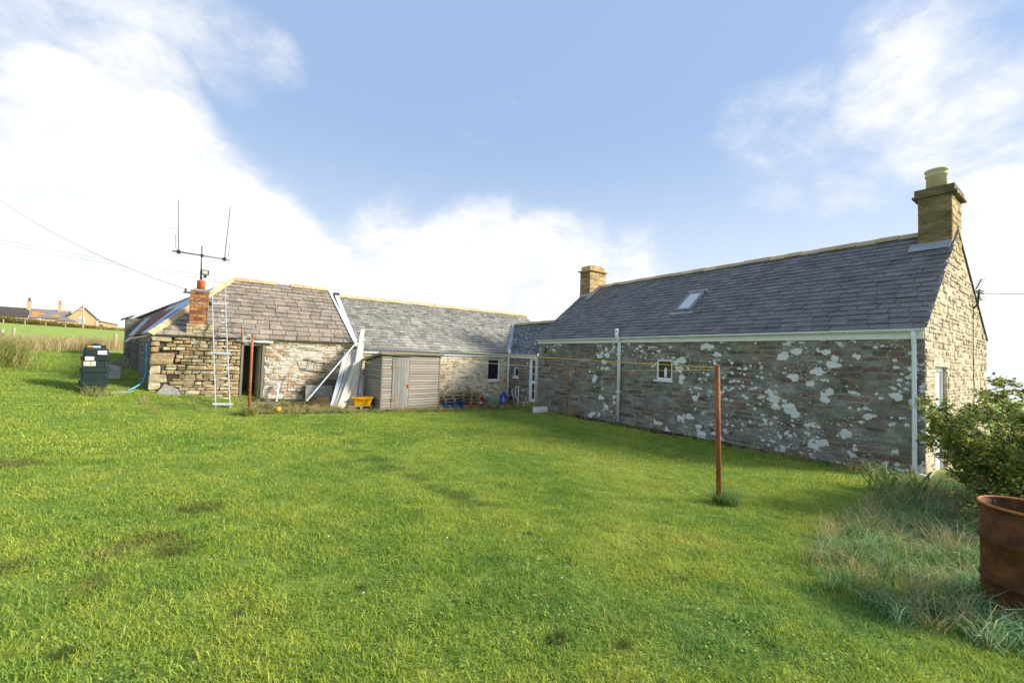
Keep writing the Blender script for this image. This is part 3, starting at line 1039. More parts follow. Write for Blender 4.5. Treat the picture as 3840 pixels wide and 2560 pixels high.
# far chimney
ch = part(B().box(14.35, 15.45, YF - .62, YF + .05, 4.4, 5.96), 'chimney', M_chimlit, house)
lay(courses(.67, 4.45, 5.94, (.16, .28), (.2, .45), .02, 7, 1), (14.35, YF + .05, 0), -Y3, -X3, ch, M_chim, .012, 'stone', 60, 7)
lay(courses(1.1, 4.45, 5.94, (.16, .28), (.2, .5), .02, 8, 1), (14.35, YF - .62, 0), X3, -Y3, ch, M_chimlit, .012, 'stone', 60, 8)
link('cap', B().box(14.25, 15.55, YF - .72, YF + .15, 5.96, 6.0).box(14.38, 15.42, YF - .59, YF + .02, 6.0, 6.22).box(14.75, 15.3, YF - .5, YF - .1, 6.22, 6.29).mesh('cap'), M_chimlit, ch)
link('flashing', B().prism([(14.33, YF - .72, 4.66), (14.33, YF + .06, 4.66), (14.33, YF + .06, 4.84), (14.33, YF - .72, 4.84)], (.012, 0, 0)).prism([(14.05, YF - .85, 4.50), (14.05, YF - .6, 4.50), (14.95, YF - .6, 5.22), (14.95, YF - .85, 5.22)], nn * .02).mesh('flashing'), M_lead, ch)
# eaves: fascia, gutter, downpipes
part(B().box(XH - .055, XH - .03, YN + .01, YF + .02, 2.29, 2.47), 'fascia', M_white, house)
gutter_run(house, (XH - .125, YN - .03, 2.50), (XH - .125, YF + .05, 2.47), (-1, 0, 0), M_gutter, .068, 'gutter', 15)
part(B().tube([(XH - .125, 2.30, 2.46), (XH - .125, 2.30, 2.33), (XH - .09, 2.30, 2.22), (XH - .07, 2.30, 2.12), (XH - .07, 2.30, -.38), (XH - .07, 2.26, -.48), (XH - .07, 1.75, -.60)], .04, 12), 'downpipe', M_gutter, house, True)
dp = part(B().tube([(XH - .20, 10.14, 2.72), (XH - .20, 10.14, 2.54), (XH - .17, 10.12, 2.44), (XH - .09, 10.10, 2.34), (XH - .075, 10.10, 2.24), (XH - .075, 10.10, -.56)], .062, 12), 'downpipe', M_gutter, house, True)
link('pipe_cap', B().lathe((XH - .20, 10.14, 0), [(.075, 2.68), (.075, 2.75), (.04, 2.79)], 12).mesh('pipe_cap', True), M_gutter, dp)
for z in (1.85, .5):
    link('pipe_clip', B().box(XH - .15, XH, 10.02, 10.18, z, z + .035).mesh('pipe_clip'), M_gutter, dp)
# window, lamp, doorway in the gable
wn = window(house, (XH, 8.6, 1.05), -Y3, -X3, .62, .69, .05, 0, 0, .075)
part(B().box(XH + .12, XH + .13, 8.02, 8.3, 1.1, 1.7), 'blind', M_cupboard, house)
bb = B()
bb.tube([(XH + .09, 8.27, 1.12), (XH + .09, 8.27, 1.17), (XH + .09, 8.27, 1.30), (XH + .09, 8.27, 1.42), (XH + .09, 8.27, 1.47)], [.02, .05, .062, .05, .02], 12)
solo(bb, 'oval_mirror', M_white, 'white oval ornament standing behind the small farmhouse window', 'ornament', (XH + .09, 8.27, 1.12), smooth=True)
lampo = part(B().tube([(XH - .005, 14.44, 2.0), (XH - .06, 14.44, 2.0)], .11, 20), 'bulkhead_lamp', M_dark, house)
link('lamp_cover', B().tube([(XH - .055, 14.44, 2.0), (XH - .085, 14.44, 2.0), (XH - .10, 14.44, 2.0)], [.085, .075, .04], 20).mesh('lamp_cover', True), M_cap, lampo)
dr = part(B().box(12.66, 13.77, YN + .10, YN + .14, -.9, 1.72), 'door', M_white, house)
link('frame', B().box(12.66, 12.74, YN + .06, YN + .10, -.9, 1.72).box(13.69, 13.77, YN + .06, YN + .10, -.9, 1.72).box(12.74, 13.69, YN + .06, YN + .10, 1.64, 1.72).mesh('frame'), M_white, dr)
part(B().box(12.45, 13.95, YN - .02, YN + .08, 1.735, 1.93), 'lintel', M_gstone, house)
# skylight
def onsl(s, tt, c=0):
    return Vector((EX, YF + .06, EZ)) - Y3 * s + sv_.normalized() * tt + nn * c
k0, k1, t0_, t1_ = 14.96 - 8.52, 14.96 - 7.93, 1.36, 2.52
fb_ = B()
svn = sv_.normalized()
for a0, a1, c0, c1 in ((k0, k0 + .07, t0_, t1_), (k1 - .07, k1, t0_, t1_), (k0 + .07, k1 - .07, t0_, t0_ + .08), (k0 + .07, k1 - .07, t1_ - .09, t1_)):
    fb_.boxf((EX, YF + .06, EZ), -Y3, svn, nn, a0, a1, c0, c1, 0, .10)
skl = part(fb_, 'skylight', M_skylf, house)
link('pane', B().boxf((EX, YF + .06, EZ), -Y3, svn, nn, k0 + .07, k1 - .07, t0_ + .08, t1_ - .09, .06, .075).mesh('pane'), M_skyglass, skl)
link('apron', B().boxf((EX, YF + .06, EZ), -Y3, svn, nn, k0 - .12, k1 + .12, t0_ - .16, t0_, .015, .03).boxf((EX, YF + .06, EZ), -Y3, svn, nn, k0 - .06, k1 + .06, t1_, t1_ + .08, .015, .11).mesh('apron'), M_lead, skl)

# ================================================================== COTTAGE WING + LINK
YW = 17.35
wing = root('cottage_wing', 'low whitewashed stone wing with grey slates and yellow ridge behind shed', 'house', (8, YW, -.6))
WE, WZ, WRY, WRZ = 17.20, 1.83, 20.3, 4.22
wh = (10.61 - 4.24, 11.34 - 4.24, .46, 1.53)
ww_ = part(slab(B(), (4.24, YW, 0), X3, -Y3, 11.8 - 4.24, -1.2, 1.78, .45, [wh]), 'wall', M_wingm, wing)
lay(courses(7.5, -.95, 1.62, (.07, .17), (.14, .5), .028, 41, .85, None, [wh]), (4.24, YW, 0), X3, -Y3, ww_, M_wingst, .014, 'stone', 260, 42)
part(B().box(4.24, 15, 23.0, 23.4, -1, 1.8).box(14.6, 15, YW + 2.5, 23.0, -1, 2.5), 'rear_wall', M_wingm, wing)
wv = Vector((0, WRY - WE, WRZ - WZ))
WL_ = wv.length
wn_ = X3.cross(wv.normalized())
vb = (11.72, 17.20)
vtX, vtY = 13.5, 19.38
rb = B()
rb.prism([(4.2, WE + .02, WZ), (11.72, WE + .02, WZ), (vtX + .75, WRY, WRZ), (3.95, WRY, WRZ)], -wn_ * .05)
rb.prism([(vtX, vtY, WZ + (vtY - WE) * wv.z / wv.y), (15.0, vtY, WZ + (vtY - WE) * wv.z / wv.y), (14.95, WRY, WRZ), (vtX + .75, WRY, WRZ)], -wn_ * .05)
rb.prism([(4.2, 23.5, 1.7), (3.95, WRY + .01, WRZ), (14.95, WRY + .01, WRZ), (15.0, 23.5, 1.7)], (0, 0, -.05))
wroof = part(rb, 'roof', M_slateW, wing)
tk = lambda y: (y - WE) / (WRY - WE) * WL_
slates(wroof, (4.2, WE, WZ), X3, wv, [(0.05, 0), (7.52, 0), (vtX + .75 - 4.2, WL_), (-.25, WL_)], .215, .30, .016, M_slateW, 300, 12, .006, .22, taper=.975)
slates(wroof, (vtX, WE, WZ), X3, wv, [(0, tk(vtY)), (1.5, tk(vtY)), (1.45, WL_), (.75, WL_)], .2, .30, .011, M_slateW, 0, 13, .006, .2)
ridge_tiles(wroof, (4.05, WRY, WRZ), (14.93, WRY, WRZ), .46, [M_ridge], .17, .12, .03, .035, (0, 1, 0), 33)
part(B().box(4.25, 11.75, YW - .055, YW - .03, 1.62, 1.80), 'fascia', M_white, wing)
gutter_run(wing, (4.4, YW - .12, 1.83), (11.7, YW - .12, 1.80), (0, -1, 0), M_gutter, .06, 'gutter', 8)
window(wing, (10.61, YW, .46), X3, -Y3, .73, 1.07, .09, 0, 0, .07, True, 'window', None, None)
part(B().box(10.66, 10.92, YW + .2, YW + .23, .5, 1.5), 'curtain', M_fabric, wing)
part(B().box(10.95, 11.3, YW + .26, YW + .27, .48, 1.5), 'blind', M_cupboard, wing)
part(B().boxf((4.245, WE - .03, WZ), Vector((-.25 / WL_, 0, 0)) + wv.normalized(), X3, wn_, 0, WL_ + .05, 0, .16, .03, .05), 'verge_flashing', M_whitepaint, wing)
part(B().box(3.96, 4.2, WRY - .12, WRY + .1, WRZ + .02, WRZ + .12), 'ridge_end', M_dark, wing)

lk = root('link_building', 'low stone link with mossy slates and half glazed white door', 'house', (XH, 16, -.6))
dh = (17.30 - 15.60, 17.30 - 14.92, -.9, 1.62)
sh_ = (17.30 - 16.86, 17.30 - 16.46, .66, 1.16)
lw = part(slab(B(), (XH + .02, 17.30, 0), -Y3, -X3, 17.30 - 14.905, -1.2, 1.72, .4, [dh, sh_]), 'wall', M_hmortar, lk)
lay(courses(2.4, -.85, 1.62, (.08, .2), (.18, .5), .035, 51, .8, None, [dh, sh_]), (XH + .02, 17.30, 0), -Y3, -X3, lw, M_hstone, .012, 'stone', 120, 52)
lv = Vector((13.5 - 11.66, 0, 3.50 - 1.79))
LLn = lv.length
lnn = (-Y3).cross(lv.normalized())
rb = B()
rb.prism([(11.68, 17.22, 1.79), (11.68, 14.96, 1.79), (13.5, 14.96, 3.5), (13.5, 19.38, 3.5)], -lnn * .05)
rb.prism([(15.4, 17.22, 1.8), (13.51, 19.38, 3.5), (13.51, 14.96, 3.5), (15.4, 14.96, 1.8)], (0, 0, -.04))
lroof = part(rb, 'roof', M_slateK, lk)
slates(lroof, (11.66, 19.4, 1.79), -Y3, lv, [(2.2, 0), (4.44, 0), (4.44, LLn), (.04, LLn)], .2, .30, .011, M_slateK, 200, 15, .005, .1)
ridge_tiles(lroof, (13.5, 19.3, 3.5), (13.5, 14.97, 3.5), .46, [M_ridge3], .16, .11, .03, .03, (1, 0, 0), 35)
part(B().box(XH - .035, XH - .01, 14.92, 17.28, 1.60, 1.77), 'fascia', M_white, lk)
gutter_run(lk, (XH - .10, 14.93, 1.79), (XH - .10, 17.25, 1.80), (-1, 0, 0), M_gutter, .058, 'gutter', 3)
# valley gutter and its pipes
vp = [Vector((11.70, 17.20, 1.83)), Vector((13.48, 19.36, 3.52))]
vd = (vp[1] - vp[0]).normalized()
vs_ = vd.cross(Z3).normalized()
part(B().prism([vp[0] - vs_ * .10 + Z3 * .05, vp[0] + vs_ * .10 + Z3 * .05, vp[1] + vs_ * .08 + Z3 * .05, vp[1] - vs_ * .08 + Z3 * .05], (0, 0, .03)), 'valley_gutter', M_lead, lk)
part(B().tube([(11.72, 17.12, 2.02), (11.70, 17.12, 1.80), (11.72, 17.16, 1.70), (11.74, 17.20, 1.60), (11.74, 17.22, 1.48), (11.74, 17.22, -.42)], .058, 12), 'downpipe', M_gutter, lk, True)
part(B().tube([(XH - .10, 14.98, 1.75), (XH - .07, 14.97, 1.62), (XH - .045, 14.955, 1.5), (XH - .045, 14.955, -.55)], .038, 10), 'downpipe', M_gutter, lk, True)
window(lk, (XH + .02, 16.86, .66), -Y3, -X3, .40, .50, .04, 0, 0, .07)
# half-glazed door: frame, upper and lower glazing with bars
O = (XH + .02, 15.60, -.42)
f = B()
for a0, a1, b0, b1 in ((0, .20, 0, 2.04), (.60, .68, 0, 2.04), (.20, .60, 1.94, 2.04), (.20, .60, .86, .99), (.20, .60, 0, .16)):
    f.boxf(O, -Y3, Z3, -X3, a0, a1, b0, b1, -.09, -.03)
dr = part(f, 'door', M_white, lk)
for z0, z1 in ((.16, .86), (.99, 1.94)):
    link('pane', B().boxf(O, -Y3, Z3, -X3, .20, .60, z0, z1, -.07, -.06).mesh('pane'), M_glass, dr)
    link('glazing_bar', B().boxf(O, -Y3, Z3, -X3, .388, .412, z0, z1, -.075, -.04).mesh('glazing_bar'), M_white, dr)
    for k in range(1, 3 if z0 > .5 else 2):
        zz = z0 + (z1 - z0) * k / (3 if z0 > .5 else 2)
        link('glazing_bar', B().boxf(O, -Y3, Z3, -X3, .20, .60, zz - .012, zz + .012, -.077, -.038).mesh('glazing_bar'), M_white, dr)
link('handle', B().tube([(XH - .04, 15.40, .62), (XH - .07, 15.38, .62), (XH - .07, 15.28, .62)], .011, 6).mesh('handle'), M_alu, dr)
part(B().tube([(11.74, 16.72, .05), (11.66, 16.72, .05), (11.62, 16.68, -.02), (11.62, 16.5, -.40)], .02, 8), 'overflow_pipe', M_white, lk, True)
part(B().tube([(11.76, 16.2, .22), (11.68, 16.2, .24), (11.62, 16.16, .18), (11.60, 16.1, -.1), (11.60, 16.05, -.6)], .018, 8), 'overflow_pipe', M_white, lk, True)
part(B().tube([(11.76, 16.3, .22), (11.66, 16.32, .24), (11.58, 16.34, .10), (11.58, 16.32, -.22), (11.60, 16.18, -.34), (11.60, 16.1, -.6)], .018, 8), 'overflow_pipe', M_white, lk, True)
part(B().tube([(11.80, 16.95, -.28), (11.50, 16.95, -.28), (11.40, 16.95, -.28)], [.07, .10, .13], 14), 'flue_terminal', M_lead, lk, True)

# ================================================================== STONE OUTBUILDING
obd = root('stone_outbuilding', 'old stone outbuilding with open dark doorway and big brown stone slates', 'outbuilding', (1, YW, 0))
EDG = Vector((-.174, .985, 0))
dh = (.46 + 1.96, 1.17 + 1.96, -.9, 1.84)
wo = part(slab(B(), (-1.96, YW, 0), X3, -Y3, 2.42, -.6, 1.96, .45), 'drystone_wall', M_core, obd)
rc = courses(2.40, -.25, 1.95, (.06, .20), (.10, .44), .016, 61, 1.0, lambda z: (.30 if (z * 3.1) % 1 > .5 else .38, 2.40), [], .35)
rq = []
z = -.25
i = 0
while z < 1.9:
    h = (.16, .34, .22, .27, .30, .38, .2)[i % 7]
    h = min(h, 1.95 - z)
    rq.append((0.0, (.22, .50, .30, .44, .26, .60, .2)[i % 7], z + .01, z + h - .012))
    z += h
    i += 1
rc = [c for c in rc if not any(c[0] < q_[1] and c[2] < q_[3] and c[3] > q_[2] for q_ in rq)]
lay(rq + rc, (-1.96, YW, 0), X3, -Y3, wo, M_dry, .05, 'stone', 300, 62, .55)
jb = part(slab(B(), (.46, YW, 0), X3, -Y3, 4.22 - .46, -.7, 1.96, .45, [(0, .71, -.9, 1.84)]), 'limewashed_wall', M_limem, obd)
lay(courses(3.76, -.55, 1.93, (.08, .2), (.16, .55), .02, 65, .93, None, [(0, .72, -.9, 1.84)], .2), (.46, YW, 0), X3, -Y3, jb, M_lime, .02, 'stone', 300, 66, .8)
# end wall runs back at a slight skew
sdv = EDG
sdn = Vector((-.985, -.174, 0))
sw = part(slab(B(), (-1.96 - .003, YW + .003, 0), sdv, sdn, 12.4, -.6, 1.97, .4), 'end_wall', M_sidest, obd)
lay(courses(12.4, .1, 1.95, (.09, .2), (.2, .6), .03, 67, .85), (-1.963, YW + .003, 0), sdv, sdn, sw, M_sidest, .015, 'stone', 150, 68)
part(slab(B(), (4.2, YW + .46, 0), EDG, X3, 5.5, -.6, 1.95, .3).box(-3.2, 3.4, 23.0, 23.3, -.6, 1.9), 'rear_wall', M_sidest, obd)
# roof front slope
OE, OZ, ORY, ORZ = 17.22, 1.99, 20.3, 4.45
ov = Vector((0, ORY - OE, ORZ - OZ))
OLn = ov.length
onn = X3.cross(ov.normalized())
rb = B()
rb.prism([(-2.05, OE + .02, OZ), (4.24, OE + .02, OZ), (3.72, ORY, ORZ), (.09, ORY, ORZ)], -onn * .05)
rb.prism([(3.72, ORY + .01, ORZ), (3.2, 23.4, 2.0), (-1.0, 23.4, 2.0), (.09, ORY + .01, ORZ)][::-1], (0, 0, -.05))
oroof = part(rb, 'roof', M_slateL, obd)
slates(oroof, (-2.05, OE, OZ), X3, ov, [(0, 0), (6.29, 0), (5.77, OLn), (2.14, OLn)], .30, .42, .024, M_slateL, 300, 18, .010, .12, taper=.985, gap=.018)
ridge_tiles(oroof, (.12, ORY, ORZ), (3.72, ORY, ORZ), .5, [M_ridge, M_ridge2], .17, .12, .035, .035, (0, 1, 0), 37, (3,))
ridge_tiles(oroof, (-2.03, OE + .02, OZ + .03), (.09, ORY, ORZ + .02), .62, [M_ridge, M_ridge2, M_ridge], .15, .09, .03, .03, None, 39)
part(B().boxf((4.25, OE - .02, OZ + .01), Vector((-.52 / OLn, 0, 0)) + ov.normalized(), X3, onn, 0, OLn, -.05, .03, .0, .05), 'verge_flashing', M_whitepaint, obd)
part(B().prism([(4.23, OE + .0, OZ - .12), (4.23, OE, OZ + .02), (3.71, ORY, ORZ + .03), (3.71, ORY, ORZ - .14)], (.02, 0, 0)), 'verge_board', M_whitepaint, obd)
# corrugated roof over the end, blue sheet along the hip
E1, E2 = Vector((-2.0, 17.36, 2.0)), Vector((-1.96, 17.35, 2.03)) + EDG * 12.2 + sdn * .12
T1, T2 = Vector((.0, 20.5, 4.30)), atD(494, 1199, 27.0)
cb = B()
NS, NV = 300, 3
q = []
for i in range(NS + 1):
    a = i / NS
    wv_ = .045 * math.sin(a * 2 * math.pi * 30)
    for j in range(NV + 1):
        k = j / NV
        lo, hi = E1.lerp(E2, a), T1.lerp(T2, a)
        q.append(lo.lerp(hi, k) + Vector((-.5, -.3, .8)) * wv_ + Vector((0, 0, .03)))
fs = [(i * (NV + 1) + j, (i + 1) * (NV + 1) + j, (i + 1) * (NV + 1) + j + 1, i * (NV + 1) + j + 1) for i in range(NS) for j in range(NV)]
cb.add(q, fs)
cr = part(cb, 'corrugated_roof', M_corr, obd, True)
cr.data.materials.append(M_corrust)
for pi, pg in enumerate(cr.data.polygons):
    i, jj = divmod(pi, NV)
    if .30 < i / NS + .03 * math.sin(i * .9) < .64 and jj < 2 or (.45 < i / NS < .95 and jj == 2):
        pg.material_index = 1
mod = cr.modifiers.new('thick', 'SOLIDIFY')
mod.thickness = .012
dd_ = (T2 - T1).normalized()
link('ridge_capping', B().prism([T1 + Vector((-.22, -.05, -.10)), T1 + Vector((0, 0, .06)), T2 + Vector((0, 0, .06)), T2 + Vector((-.42, -.05, -.20))], (.03, .02, .03)).mesh('ridge_capping'), M_corr, cr)
hp = [Vector((-2.03, OE + .02, OZ + .03)), Vector((.09, ORY, ORZ + .02))]
hd = (hp[1] - hp[0])
bs_ = Vector((-.82, .45, 0))
part(B().prism([hp[0] + bs_ * .10 + Z3 * .03, hp[0].lerp(hp[1], .72) + bs_ * .10 + Z3 * .05, hp[0].lerp(hp[1], .72) + bs_ * .17 + Z3 * .06, hp[0] + bs_ * .17 + Z3 * .03], (0, 0, .012)), 'hip_flashing', M_bluesheet, obd)
# brick chimney on a stone shoulder
ch = part(B().box(-1.10, -.38, YW - .03, YW + .5, 1.95, 2.42).box(-1.035, -.545, YW + .012, YW + .46, 2.42, 3.52), 'chimney', M_bmortar, obd)
lay(courses(.72, 1.97, 2.42, (.10, .16), (.16, .34), .016, 71, 1), (-1.10, YW - .03, 0), X3, -Y3, ch, M_dry, .02, 'stone', 40, 72)
lay(courses(.5, 1.97, 2.42, (.10, .16), (.2, .3), .016, 73, 1), (-1.10, YW + .5, 0), -Y3, -X3, ch, M_dry, .02, 'stone', 40, 74)
bme = []
for i in range(5):
    q_, f_ = stone_unit(200 + i)
    me = bpy.data.meshes.new('brick')
    bq = B().box(-.5, .5, -.5, .5, -1, 1)
    bq.v = [(x * (1 + random.uniform(-.02, .02)), y * (1 + random.uniform(-.05, .05)), z * (1 + random.uniform(-.06, .06))) for x, y, z in bq.v]
    me = bq.mesh('brick')
    me.materials.append(M_brick)
    bme.append(me)
nc = 10
for k in range(nc):
    z0 = 2.43 + k * .109
    out = .022 if k in (7,) else 0
    off = .11 if k % 2 else 0
    a = -1.04 - out
    xe = -.54 + out
    first = True
    while a < xe - .02:
        wd = .11 if (first and off) else .225
        first = False
        wd = min(wd, xe - a)
        piece('brick', bme[random.randrange(5)], mframe(Vector((a + wd / 2, YW + .012 - out, z0 + .05)), X3 * (wd - .012), Z3 * .097, -Y3 * .014), ch)
        a += wd
    a = 0
    first = True
    while a < .44:
        wd = min(.11 if (first and not off) else .225, .45 - a)
        first = False
        piece('brick', bme[random.randrange(5)], mframe(Vector((-1.035 - out, YW + .46 - a - wd / 2, z0 + .05)), -Y3 * (wd - .012), Z3 * .097, -X3 * .014), ch)
        a += wd
link('cap', B().box(-1.05, -.53, YW, YW + .47, 3.52, 3.56).box(-.98, -.6, YW + .06, YW + .4, 3.56, 3.60).mesh('cap'), M_cap, ch)
link('chimney_pot', B().lathe((-.79, YW + .25, 0), [(.118, 3.58), (.112, 3.86), (.118, 3.87), (.118, 3.90), (.09, 3.90), (.05, 3.94)], 20).mesh('chimney_pot', True), M_terra, ch)
link('ladder_bracket', B().box(-.54, -.46, YW + .02, YW + .06, 3.06, 3.2).mesh('ladder_bracket'), M_dark, ch)
# doorway
df = part(B().box(.46, .53, YW - .02, YW + .10, -.3, 1.83).box(1.09, 1.175, YW - .03, YW + .10, -.3, 1.83).box(.53, 1.09, YW - .01, YW + .10, 1.76, 1.83), 'door_frame', M_oldtimber, obd)
link('open_door', B().boxf((1.07, YW + .12, 0), Vector((-.12, .99, 0)), Z3, X3, 0, .66, -.12, 1.74, -.04, 0).mesh('open_door'), M_cupboard, df)
part(B().box(.3, 2.2, YW + .46, 22, -.2, -.09), 'floor', M_concrete, obd)
part(B().box(.3, 2.6, 19.6, 19.7, -.2, 1.9), 'partition', M_int, obd)
solo(B().box(.72, 1.05, 18.7, 19.2, .36, .41).box(.74, .79, 18.72, 18.77, -.09, .36).box(.98, 1.03, 18.72, 18.77, -.09, .36).box(.74, .79, 19.12, 19.17, -.09, .36).box(.98, 1.03, 19.12, 19.17, -.09, .36), 'wooden_bench', M_oldtimber, 'low wooden bench inside the dark open doorway', 'bench', (.88, 18.95, -.09))
part(B().tube([(.30, YW - .10, 1.92), (1.40, YW - .10, 1.90)], .035, 10), 'gutter', M_gutter, obd, True)
part(B().box(-1.9, .44, YW - .14, YW - .02, -.02 - .35, .12 - .30), 'base_flag', M_flag, obd)
# taller wall end with dark sheet overhang at the back
wl_ = Vector((-1.96, 17.35, 0)) + EDG * 12.4
part(B().boxf(wl_, sdv, Z3, sdn, 0, 2.0, -.5, 3.05, -1.6, .25), 'tall_wall', M_sidest, obd)
part(B().prism([wl_ + sdn * .45 - EDG * .3 + Z3 * 2.98, wl_ - sdn * .05 - EDG * .3 + Z3 * 3.22, wl_ - sdn * .05 + EDG * 2.2 + Z3 * 3.22, wl_ + sdn * .45 + EDG * 2.2 + Z3 * 2.98], (0, 0, .05)), 'overhang', M_corr, obd)
# ================================================================== SHED
def bar(p0, p1, w_, d_, side):
    """a straight bar with a rectangular section from p0 to p1; side: direction of its width"""
    p0, p1 = Vector(p0), Vector(p1)
    d = (p1 - p0).normalized()
    s = (Vector(side) - d * d.dot(Vector(side))).normalized()
    n = d.cross(s)
    return B().boxf(p0, d, s, n, 0, (p1 - p0).length, -w_ / 2, w_ / 2, -d_ / 2, d_ / 2)


sO = Vector((4.78, 15.35, 0))
su = Vector((2.50, .40, 0)).normalized()
sn = Vector((su.y, -su.x, 0))                      # outward, to the viewer
zb0, zb1 = -.47, -.58
shed = root('garden_shed', 'weathered grey timber shed with plank door and rusty hinges', 'shed', tuple(sO + Z3 * zb0))
SW, SD = 2.58, 1.45
FT = 1.60                                           # height of the front wall top
BT = 1.30
wall = part(B().boxf(sO, su, Z3, sn, .02, SW - .02, -.6, FT - .06, -.05, -.02), 'front_wall', M_core, shed)
d0, d1 = .44, 1.12
nb_ = 21
bh_ = (FT - .03 + .58) / nb_
bu = B().add([(0, -.5, 0), (1, -.5, 0), (1, .5, 0), (0, .5, 0), (0, -.5, 1.), (1, -.5, 1.), (1, .5, .3), (0, .5, .3)], [(0, 3, 2, 1), (4, 5, 6, 7), (0, 1, 5, 4), (3, 7, 6, 2), (0, 4, 7, 3), (1, 2, 6, 5)])
bme_ = bu.mesh('board')
bme_.materials.append(M_shed)
rs_ = random.Random(4)
for k in range(nb_):
    z = -.58 + bh_ * (k + .5)
    for a0, a1 in ((.06, d0 - .01), (d1 + .05, SW - .05)):
        piece('board', bme_, mframe(sO + su * a0 + Z3 * (z + rs_.uniform(-.004, .004)) - sn * .02, su * (a1 - a0 + rs_.uniform(-.01, .01)), (Z3 + su * rs_.uniform(-.003, .003)) * (bh_ * .86), sn * .034), wall)
for a, nm in ((0, 'post'), (SW - .05, 'post'), (d1, 'post')):
    link('corner_post' if nm == 'post' else nm, B().boxf(sO, su, Z3, sn, a, a + .05, -.62, FT - .03, -.04, .014).mesh('corner_post'), M_oldtimber, wall)
link('top_rail', B().boxf(sO, su, Z3, sn, 0, SW, FT - .035, FT + .03, -.03, .022).mesh('top_rail'), M_shed, wall)
# left end wall
lw_ = part(B().boxf(sO, -sn, Z3, -su, .02, SD, -.55, BT - .05, -.06, -.02), 'end_wall', M_core, shed)
for k in range(nb_):
    z = -.58 + bh_ * (k + .5)
    top = FT - (FT - BT) * 1.0
    ln = SD if z < BT - .02 else SD * max(.12, (FT - z) / (FT - BT))
    piece('board', bme_, mframe(sO - sn * ln + Z3 * z - su * -.02, sn * ln, Z3 * (bh_ * .86), -su * .036), lw_)
part(B().boxf(sO + su * SW, -sn, Z3, su, .02, SD, -.6, BT - .05, -.06, -.0).boxf(sO - sn * SD, su, Z3, -sn, .05, SW - .05, -.6, BT - .05, -.05, 0), 'rear_wall', M_shed, shed)
door = part(B().boxf(sO, su, Z3, sn, d0, d1, -.5, FT - .10, -.015, -.005), 'door', M_sheddoor, shed)
for k in range(6):
    a = d0 + (d1 - d0) * k / 6
    link('plank', B().boxf(sO, su, Z3, sn, a + .004, a + (d1 - d0) / 6 - .004, -.60 + .02 * (k % 3), FT - .10 - .006 * (k % 2), -.004, .024).mesh('plank'), M_sheddoor, door)
for z in (1.12, -.12):
    link('hinge', B().prism([sO + su * (d0 - .02) + Z3 * (z - .05) + sn * .026, sO + su * (d0 + .04) + Z3 * (z - .03) + sn * .026, sO + su * (d0 + .26) + Z3 * (z - .008) + sn * .026, sO + su * (d0 + .26) + Z3 * (z + .012) + sn * .026, sO + su * (d0 + .04) + Z3 * (z + .03) + sn * .026, sO + su * (d0 - .02) + Z3 * (z + .06) + sn * .026], sn * .012).mesh('hinge'), M_rust, door)
link('padlock', B().boxf(sO, su, Z3, sn, d1 - .07, d1 + .04, .42, .47, .026, .045).boxf(sO, su, Z3, sn, d1 - .03, d1 + .02, .34, .42, .03, .06).mesh('padlock'), M_rust, door)
rf = Vector((0, 0, 0))
ra, rb2 = sO + sn * .10 + Z3 * (FT + .05), sO - sn * (SD + .10) + Z3 * (BT + .02)
rp = [ra - su * .10, ra + su * (SW + .10), rb2 + su * (SW + .10), rb2 - su * .10]
shr = part(B().prism(rp, (0, 0, .03)), 'roof', M_felt, shed)
link('roof_edge', B().boxf(ra - su * .11, su, Z3, sn, 0, SW + .22, -.045, .045, 0, .02).boxf(ra - su * .11 - Z3 * .01, (rb2 - ra).normalized(), Z3, -su, 0, (rb2 - ra).length, -.05, .045, 0, .02).mesh('roof_edge'), M_palletold, shr)

# ================================================================== LADDERS, PLANKS, POLE
def rung_ladder(name, label, bl, br, tl, tr, n, mat, rail, rr, extra=None, first=.6):
    bl, br, tl, tr = (Vector(v) for v in (bl, br, tl, tr))
    r_ = root(name, label, 'ladder', tuple((bl + br) / 2))
    nrm = (tl - bl).cross(br - bl).normalized()
    for p, q in ((bl, tl), (br, tr)):
        part(bar(p, q, rail[0], rail[1], br - bl), 'rail', mat, r_)
    for i in range(n):
        k = (i + first) / n
        part(B().tube([bl.lerp(tl, k), br.lerp(tr, k)], rr, 8), 'rung', mat, r_, True)
    return r_, nrm


lb = [Vector(v) for v in ((-.16, 15.76, gz(-.16, 15.76) - .03), (.21, 15.75, gz(.21, 15.75) - .03), (-.08, 17.59, 3.22), (-.45, 17.58, 3.20))]
lad, nrm = rung_ladder('aluminium_ladder', 'tall aluminium ladder leaning on the outbuilding roof beside brick chimney', lb[0], lb[1], lb[3], lb[2], 17, M_alu, (.028, .06), .016)
for k, e in ((.045, .08), (.50, .08), (.985, .06)):
    a, c = lb[0].lerp(lb[3], k), lb[1].lerp(lb[2], k)
    dd = (c - a).normalized()
    part(bar(a - dd * e - nrm * .0 + Vector((0, -.045, 0)), c + dd * e + Vector((0, -.045, 0)), .07, .03, lb[3] - lb[0]), 'cross_brace', M_alu, lad)
tl, tr = Vector((-.46, 17.99, 3.97)), Vector((-.11, 17.98, 3.97))
for p, q in ((lb[3], tl), (lb[2], tr), (tl, tr)):
    part(B().tube([p, q], .012, 6), 'hook_frame', M_alu, lad)
pa = [atY(x, y, 17.27) for x, y in ((1136, 1378), (1146, 1342), (1290, 1404), (1290, 1371))]
lad2, _ = rung_ladder('wooden_ladder', 'short old wooden ladder hung sideways on the whitewashed wall', pa[0], pa[1], pa[2], pa[3], 5, M_ladderw, (.035, .03), .013)

